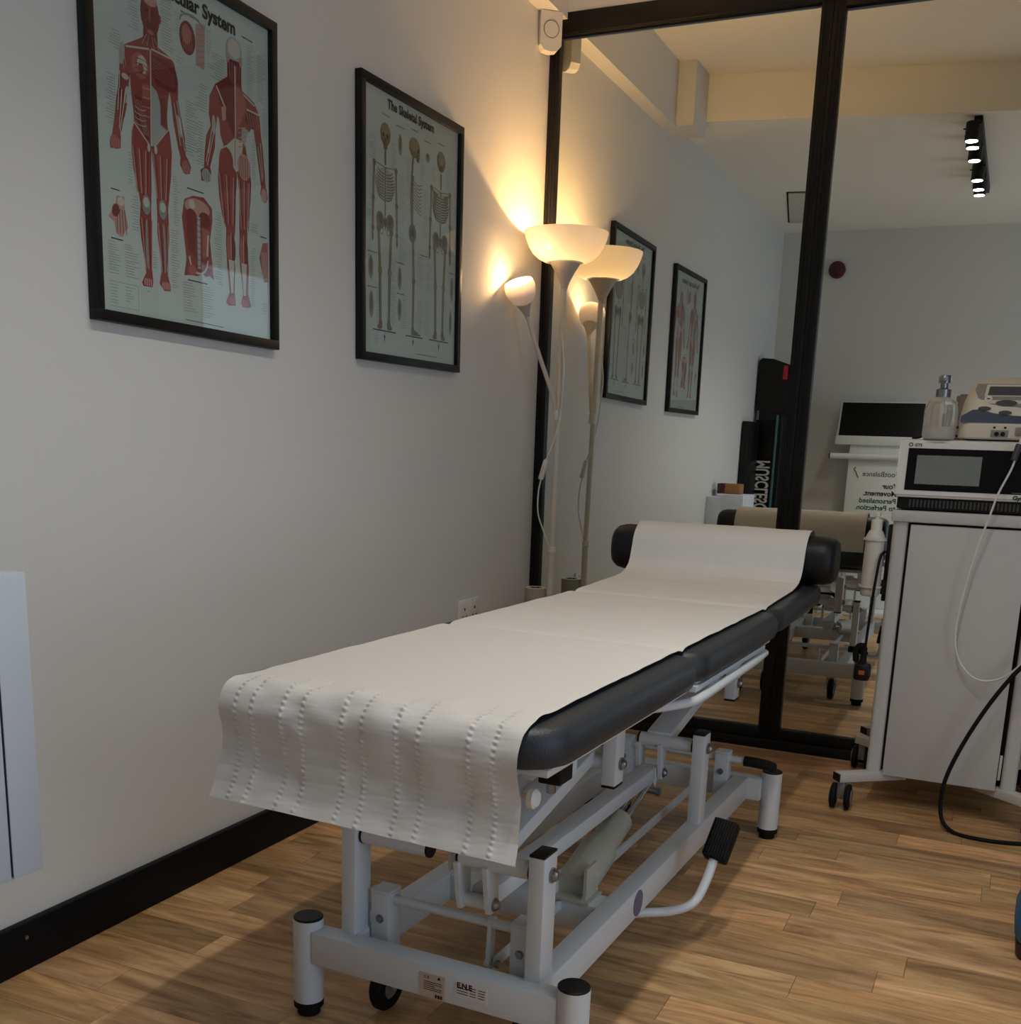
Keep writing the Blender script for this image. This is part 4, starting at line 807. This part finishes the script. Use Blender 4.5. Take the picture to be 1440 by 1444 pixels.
face_poly('blue_band', [(1.432, 1.094), (1.744, 1.094), (1.744, 1.113)]+[(1.716, 1.127)]+[(cxu+.11*math.cos(t), 1.135-.022*math.sin(t)) for t in [PI*k/12 for k in range(1, 12)]]+[(1.458, 1.127), (1.432, 1.110)], 'blue_plastic', .0025)
face_poly('control_face', [(1.462, 1.196), (1.458, 1.18), (1.468, 1.158), (1.50, 1.142), (cxu, 1.133), (1.676, 1.142), (1.708, 1.158), (1.718, 1.18), (1.714, 1.196)], 'grey_plastic', .002)
face_poly('display_rim', [(1.482, 1.163), (1.694, 1.163), (1.690, 1.194), (1.486, 1.194)], 'ivory_plastic', .0032)
face_poly('display', [(1.490, 1.166), (1.686, 1.166), (1.683, 1.189), (1.493, 1.189)], 'dark_grey_plastic', .0042)
face_poly('main_button', E_(cxu-.05, 1.146, .026, .008), 'dark_grey_plastic', .0045)
for x, z in ((1.493, 1.157), (1.583, 1.157)):
    bt = face_poly('round_button', E_(x, z, .0095, .008), 'white_plastic', .0045); face_poly('button_mark', E_(x, z, .005, .0015, 10), 'black_plastic', .0055, bt)
for x, z in ((1.487, 1.131), (1.538, 1.121), (1.590, 1.131)): face_poly('oval_button', E_(x, z, .016, .0055), 'dark_grey_plastic', .0045)
so_ = up('port_plate', box(B(), 1.510, 1.552, -.509, -.505, 1.058, 1.076, .001), 'grey_plastic'); bm = B()
for x in (1.524, 1.539): cyl(bm, (x, -.5095, 1.066), (0, 1, 0), .0058, .003, 18)
obj('port', shift(bm, us.location), 'black_plastic', so_); up('port_marks', box(B(), 1.514, 1.520, -.5082, -.507, 1.080, 1.085), 'print_black', smooth=False); up('port_marks', box(B(), 1.540, 1.546, -.5082, -.507, 1.080, 1.085), 'print_black', smooth=False)
up('plug_port', box(B(), 1.568, 1.612, -.511, -.505, 1.062, 1.084, .002), 'grey_plastic')
up('unit_foot', box(B(), 1.45, 1.72, -.48, -.22, 1.048, 1.054), 'black_rubber', smooth=False)
up('probe_holder', prism(B(), [(1.416, 1.10), (1.43, 1.10), (1.438, 1.172), (1.42, 1.172)], 'y', -.40, -.37), 'grey_plastic', smooth=False)
# white probe cable with ferrite bead
wc = thing('probe_cable', 'thin white cable with black bead looping down from the ultrasound unit', 'cable', (1.56, -.54, .56))
wp = smooth_path([(1.588, -.514, 1.072), (1.583, -.535, 1.05), (1.573, -.548, .985), (1.548, -.545, .915), (1.533, -.540, .85), (1.512, -.535, .76), (1.496, -.533, .66), (1.487, -.533, .55), (1.500, -.533, .475), (1.54, -.535, .425), (1.585, -.54, .418), (1.63, -.54, .44), (1.68, -.535, .50)], 8)
obj('cable', shift(tube(B(), wp, .0028, 8), wc.location), 'white_plastic', wc)
obj('ferrite_bead', shift(tube(B(), [(1.582, -.538, 1.040), (1.574, -.548, 1.0)], .0085, 14), wc.location), 'dark_grey_plastic', wc)
tag(obj('power_cable', tube(B(), smooth_path([(1.70, -.56, .52), (1.64, -.565, .44), (1.585, -.568, .34), (1.535, -.57, .22), (1.508, -.575, .12), (1.512, -.59, .035), (1.545, -.62, .006), (1.60, -.645, .0058), (1.68, -.64, .0058), (1.78, -.60, .0058)], 8), .0058, 10), 'black_rubber'), 'thick black power cable curving from the trolley down onto the floor', 'cable')
# black lead on the top behind the soap bottle
tag(obj('device_lead', tube(B(), smooth_path([(1.312, -.43, 1.0515), (1.335, -.445, 1.056), (1.36, -.435, 1.075), (1.40, -.42, 1.082), (1.44, -.40, 1.085)], 6), .0035, 8), 'black_rubber'), 'short black lead lying on the white device behind the glass soap bottle', 'cable')
# soap dispenser
sp = thing('soap_dispenser', 'ribbed clear glass pump bottle with steel head, on the white therapy unit', 'soap dispenser', (1.381, -.482, 1.048))
flute = lambda k, z: .022*math.cos(k*PI*.5) if .012 < z < .1 else 0
obj('bottle', lathe(B(), [(0, .0), (.036, .0), (.041, .004), (.042, .014), (.042, .045), (.042, .075), (.040, .088), (.034, .100), (.024, .108), (.016, .111), (.015, .114)], seg=64, flute=flute), 'bottle_glass', sp, angle=1.2)
obj('liquid', lathe(B(), [(0, .004), (.036, .004), (.038, .010), (.038, .034), (0, .034)], seg=40), 'gel_white', sp)
obj('dip_tube', cyl(B(), (0, 0, .06), (0, 0, 1), .0025, .1, 8), 'white_plastic', sp)
obj('pump', lathe(B(), [(.0, .111), (.019, .111), (.019, .130), (.013, .132), (.010, .134), (.010, .146), (.0155, .147), (.0155, .164), (.014, .167), (0, .168)], seg=28), 'steel', sp)
obj('spout', box(B(), -.006, .006, -.034, -.006, .150, .161, .002), 'steel', sp)
# bag at the right
bgx = Vector((1.80, -1.31, 0)); bag = thing('sports_bag', 'rounded blue and green sports bag standing on the floor beside the trolley', 'bag', bgx)
obj('base', loft(B(), [[(px, py, z) for px, py in rrect(-.10+i_, .10-i_, -.08+i_, .08-i_, .03)] for z, i_ in ((0, .01), (.004, .004), (.03, .004))]), 'bag_maroon', bag)
obj('body', loft(B(), [[(px, py, z) for px, py in rrect(-.10+i_, .10-i_, -.08+i_, .08-i_, .035)] for z, i_ in ((.03, .006), (.05, -.003), (.09, -.004), (.13, .006))]), 'bag_blue', bag)
obj('top', loft(B(), [[(px, py, z) for px, py in rrect(-.10+i_, .10-i_, -.08+i_, .08-i_, .035)] for z, i_ in ((.13, .010), (.145, -.003), (.18, -.003), (.20, .01), (.21, .04))]), 'bag_green', bag)

# ================================================================== ceiling track light
tr = thing('track_light', 'black ceiling track with six lit cylinder spotlights above the couch', 'track light', (1.24, -2.3, CL))
TP = [Vector((1.236, y_, 0)) for y_ in (-1.70, -1.812, -2.035, -2.415, -2.610, -2.735)]
obj('track_rail', shift(box(B(), 1.236+.0, 1.270, -3.0, -1.70, CL-.035, CL, .002), tr.location), 'black_plastic', tr)
for k, p in enumerate(TP):
    s = obj('spotlight', shift(cyl(B(), (p.x, p.y, CL-.062), (0, 0, 1), .030, .075, 28, .002), tr.location), 'black_plastic', tr)
    bm = B(); box(bm, p.x+.0, p.x+.03, p.y-.02, p.y+.02, CL-.038, CL-.03); obj('adapter', shift(bm, tr.location), 'black_plastic', s)
    obj('lens', shift(cyl(B(), (p.x, p.y, CL-.1005), (0, 0, 1), .025, .002, 28), tr.location), 'spot_lens', s)
    obj('knob', shift(cyl(B(), (p.x-.033, p.y, CL-.05), (1, 0, 0), .003, .012, 10), tr.location), 'black_plastic', s)
    l_ = bpy.data.lights.new('spotlight_beam', 'SPOT'); l_.energy = TRACK_W; l_.color = (1, .95, .87); l_.shadow_soft_size = .024; l_.spot_size = math.radians(128); l_.spot_blend = .75
    lo = link(bpy.data.objects.new('spotlight_beam', l_)); lo.location = (p.x, p.y, CL-.104)

tr2 = thing('track_light', 'short black ceiling track with three lit spotlights near the window wall', 'track light', (2.4, -2.1, CL))
obj('track_rail', shift(box(B(), 2.36, 2.394, -2.65, -1.75, CL-.035, CL, .002), tr2.location), 'black_plastic', tr2)
for y_ in (-1.80, -2.36, -2.50):
    s = obj('spotlight', shift(cyl(B(), (2.36, y_, CL-.062), (0, 0, 1), .030, .075, 28, .002), tr2.location), 'black_plastic', tr2)
    obj('lens', shift(cyl(B(), (2.36, y_, CL-.1005), (0, 0, 1), .025, .002, 28), tr2.location), 'spot_lens', s)
    l_ = bpy.data.lights.new('spotlight_beam', 'SPOT'); l_.energy = TRACK_W*.45; l_.color = (1, .95, .87); l_.shadow_soft_size = .024; l_.spot_size = math.radians(105); l_.spot_blend = .8
    lo = link(bpy.data.objects.new('spotlight_beam', l_)); lo.location = (2.36, y_, CL-.104)

# ================================================================== far end of the room (seen in the mirror)
rb = thing('fire_bell', 'round red fire alarm sounder high on the back wall', 'fire alarm', (.362, BY, 2.19)); Mb = Matrix.Rotation(-PI/2, 4, 'X')
obj('base_ring', lathe(B(), [(0, 0), (.053, 0), (.053, .022), (.047, .026), (0, .026)], seg=32, M=Mb), 'red_plastic', rb); obj('dome', lathe(B(), [(.041, .024), (.040, .04), (.030, .052), (.014, .056), (0, .056)], seg=32, M=Mb), 'bag_maroon', rb)
ht = thing('ceiling_hatch', 'square white access hatch in the ceiling with a dark gap', 'hatch', (.27, -3.28, CL), math.radians(-10))
obj('hatch_panel', box(B(), -.105, .105, -.40, .40, -.008, .0, .001), 'hatch_paint', ht); bm = B(); box(bm, -.115, -.105, -.40, .41, -.003, 0); box(bm, -.115, .10, .40, .415, -.003, 0); obj('gap', bm, 'shadow_gap', ht, smooth=False)  # dark strips on two edges: shade of the open gap, done in colour
bm = B(); cyl(bm, (.098, -.02, -.010), (0, 0, 1), .006, .006, 12); cyl(bm, (.098, -.10, -.010), (0, 0, 1), .006, .006, 12); obj('latch', bm, 'dark_grey_plastic', ht)
# kiosk
kx = .752; ks = thing('scanner_kiosk', 'white stand with dark screen and printed front panel against the back wall', 'kiosk', (kx, -3.86, 0))
def kp(name, bm, m, parent=ks, **k): return obj(name, shift(bm, ks.location), m, parent, **k)
kp('base', box(B(), .50, 1.00, -3.96, -3.60, 0, .035, .006), 'kiosk_white')
kp('column', box(B(), .58, .924, -3.94, -3.80, .035, 1.12, .006), 'kiosk_white')
kp('shelf', box(B(), .488, 1.02, -3.96, -3.78, 1.085, 1.142, .005), 'kiosk_white')
Mk = Matrix.Translation((kx, -3.83, 1.135)) @ Matrix.Rotation(math.radians(18), 4, 'X')
sc_ = kp('monitor', box(B(), -.266, .266, -.03, .0, 0, .238, .004, M=Mk), 'kiosk_white'); obj('screen', shift(box(B(), -.255, .255, .0, .003, .006, .230, M=Mk), ks.location), 'screen_black', sc_, smooth=False)
kp('hand_bar', cyl(B(), (kx, -3.775, 1.012), (1, 0, 0), .018, .575, 18, .003), 'kiosk_white'); kp('bar_end', cyl(B(), (.462, -3.775, 1.012), (1, 0, 0), .0185, .006, 18), 'black_plastic')
km = lambda x, z: Matrix.Translation(-ks.location) @ axes((x, -3.7988, z), (-1, 0, 0), (0, 0, 1))
text('panel_text', 'FootBalance', .0455, 'print_black', km(.902, .890), ks); text('panel_text', 'Your', .0455, 'print_black', km(.902, .815), ks, bold=.0012); text('panel_text', 'Movement.', .0455, 'print_black', km(.902, .768), ks, bold=.0012)
text('panel_text', 'Personalised', .0455, 'print_green', km(.902, .721), ks, bold=.001); text('panel_text', 'to Perfection.', .0455, 'print_green', km(.902, .676), ks, bold=.001)
bm = B(); pth = smooth_path([(.632, -3.7988, .945), (.622, -3.7988, .932), (.634, -3.7988, .915), (.640, -3.7988, .90), (.652, -3.7988, .878)], 5)
tube(bm, pth, .0028, 6); kp('swoosh_mark', bm, 'print_black')
# folded treadmill
tm_ = thing('folded_treadmill', 'black folded treadmill standing upright in the corner behind the cabinet', 'treadmill', (.17, -3.62, 0))
def tp(name, bm, m, parent=tm_, **k): return obj(name, shift(bm, tm_.location), m, parent, **k)
tp('deck', box(B(), .03, .30, -3.62, -3.52, .06, 1.38, .012), 'black_plastic')
tp('side_cover', box(B(), .022, .150, -3.53, -3.505, .05, 1.22, .006), 'gloss_black'); tp('side_rail', box(B(), .150, .165, -3.54, -3.500, .05, 1.25, .003), 'teal_line'); tp('side_rail', box(B(), .185, .200, -3.54, -3.500, .05, 1.25, .003), 'navy_side'); tp('belt_panel', box(B(), .20, .30, -3.53, -3.506, .06, 1.24, .004), 'navy_side')
tp('motor_hood', prism(B(), [(.012, 1.28), (.012, 1.585), (.03, 1.60), (.10, 1.595), (.19, 1.565), (.235, 1.545), (.235, 1.26)], 'y', -3.66, -3.515), 'black_plastic')
tp('red_accent', box(B(), .168, .196, -3.514, -3.505, 1.47, 1.555, .002), 'red_print'); tp('handle', tube(B(), smooth_path([(.20, -3.52, 1.54), (.23, -3.50, 1.545), (.29, -3.50, 1.53), (.305, -3.52, 1.50)], 5), .010, 10), 'black_plastic')
tp('upright_frame', box(B(), .004, .05, -3.50, -3.20, .0, 1.20, .008), 'black_plastic')
tp('foot', box(B(), .0, .34, -3.72, -3.40, 0, .055, .008), 'black_rubber')
text('lettering', 'MUSCLESQUAD', .118, 'print_white', Matrix.Translation(-tm_.location) @ axes((.132, -3.5040, .965), (0, 0, -1), (-1, 0, 0)), tm_, bold=.003, xs=.56)
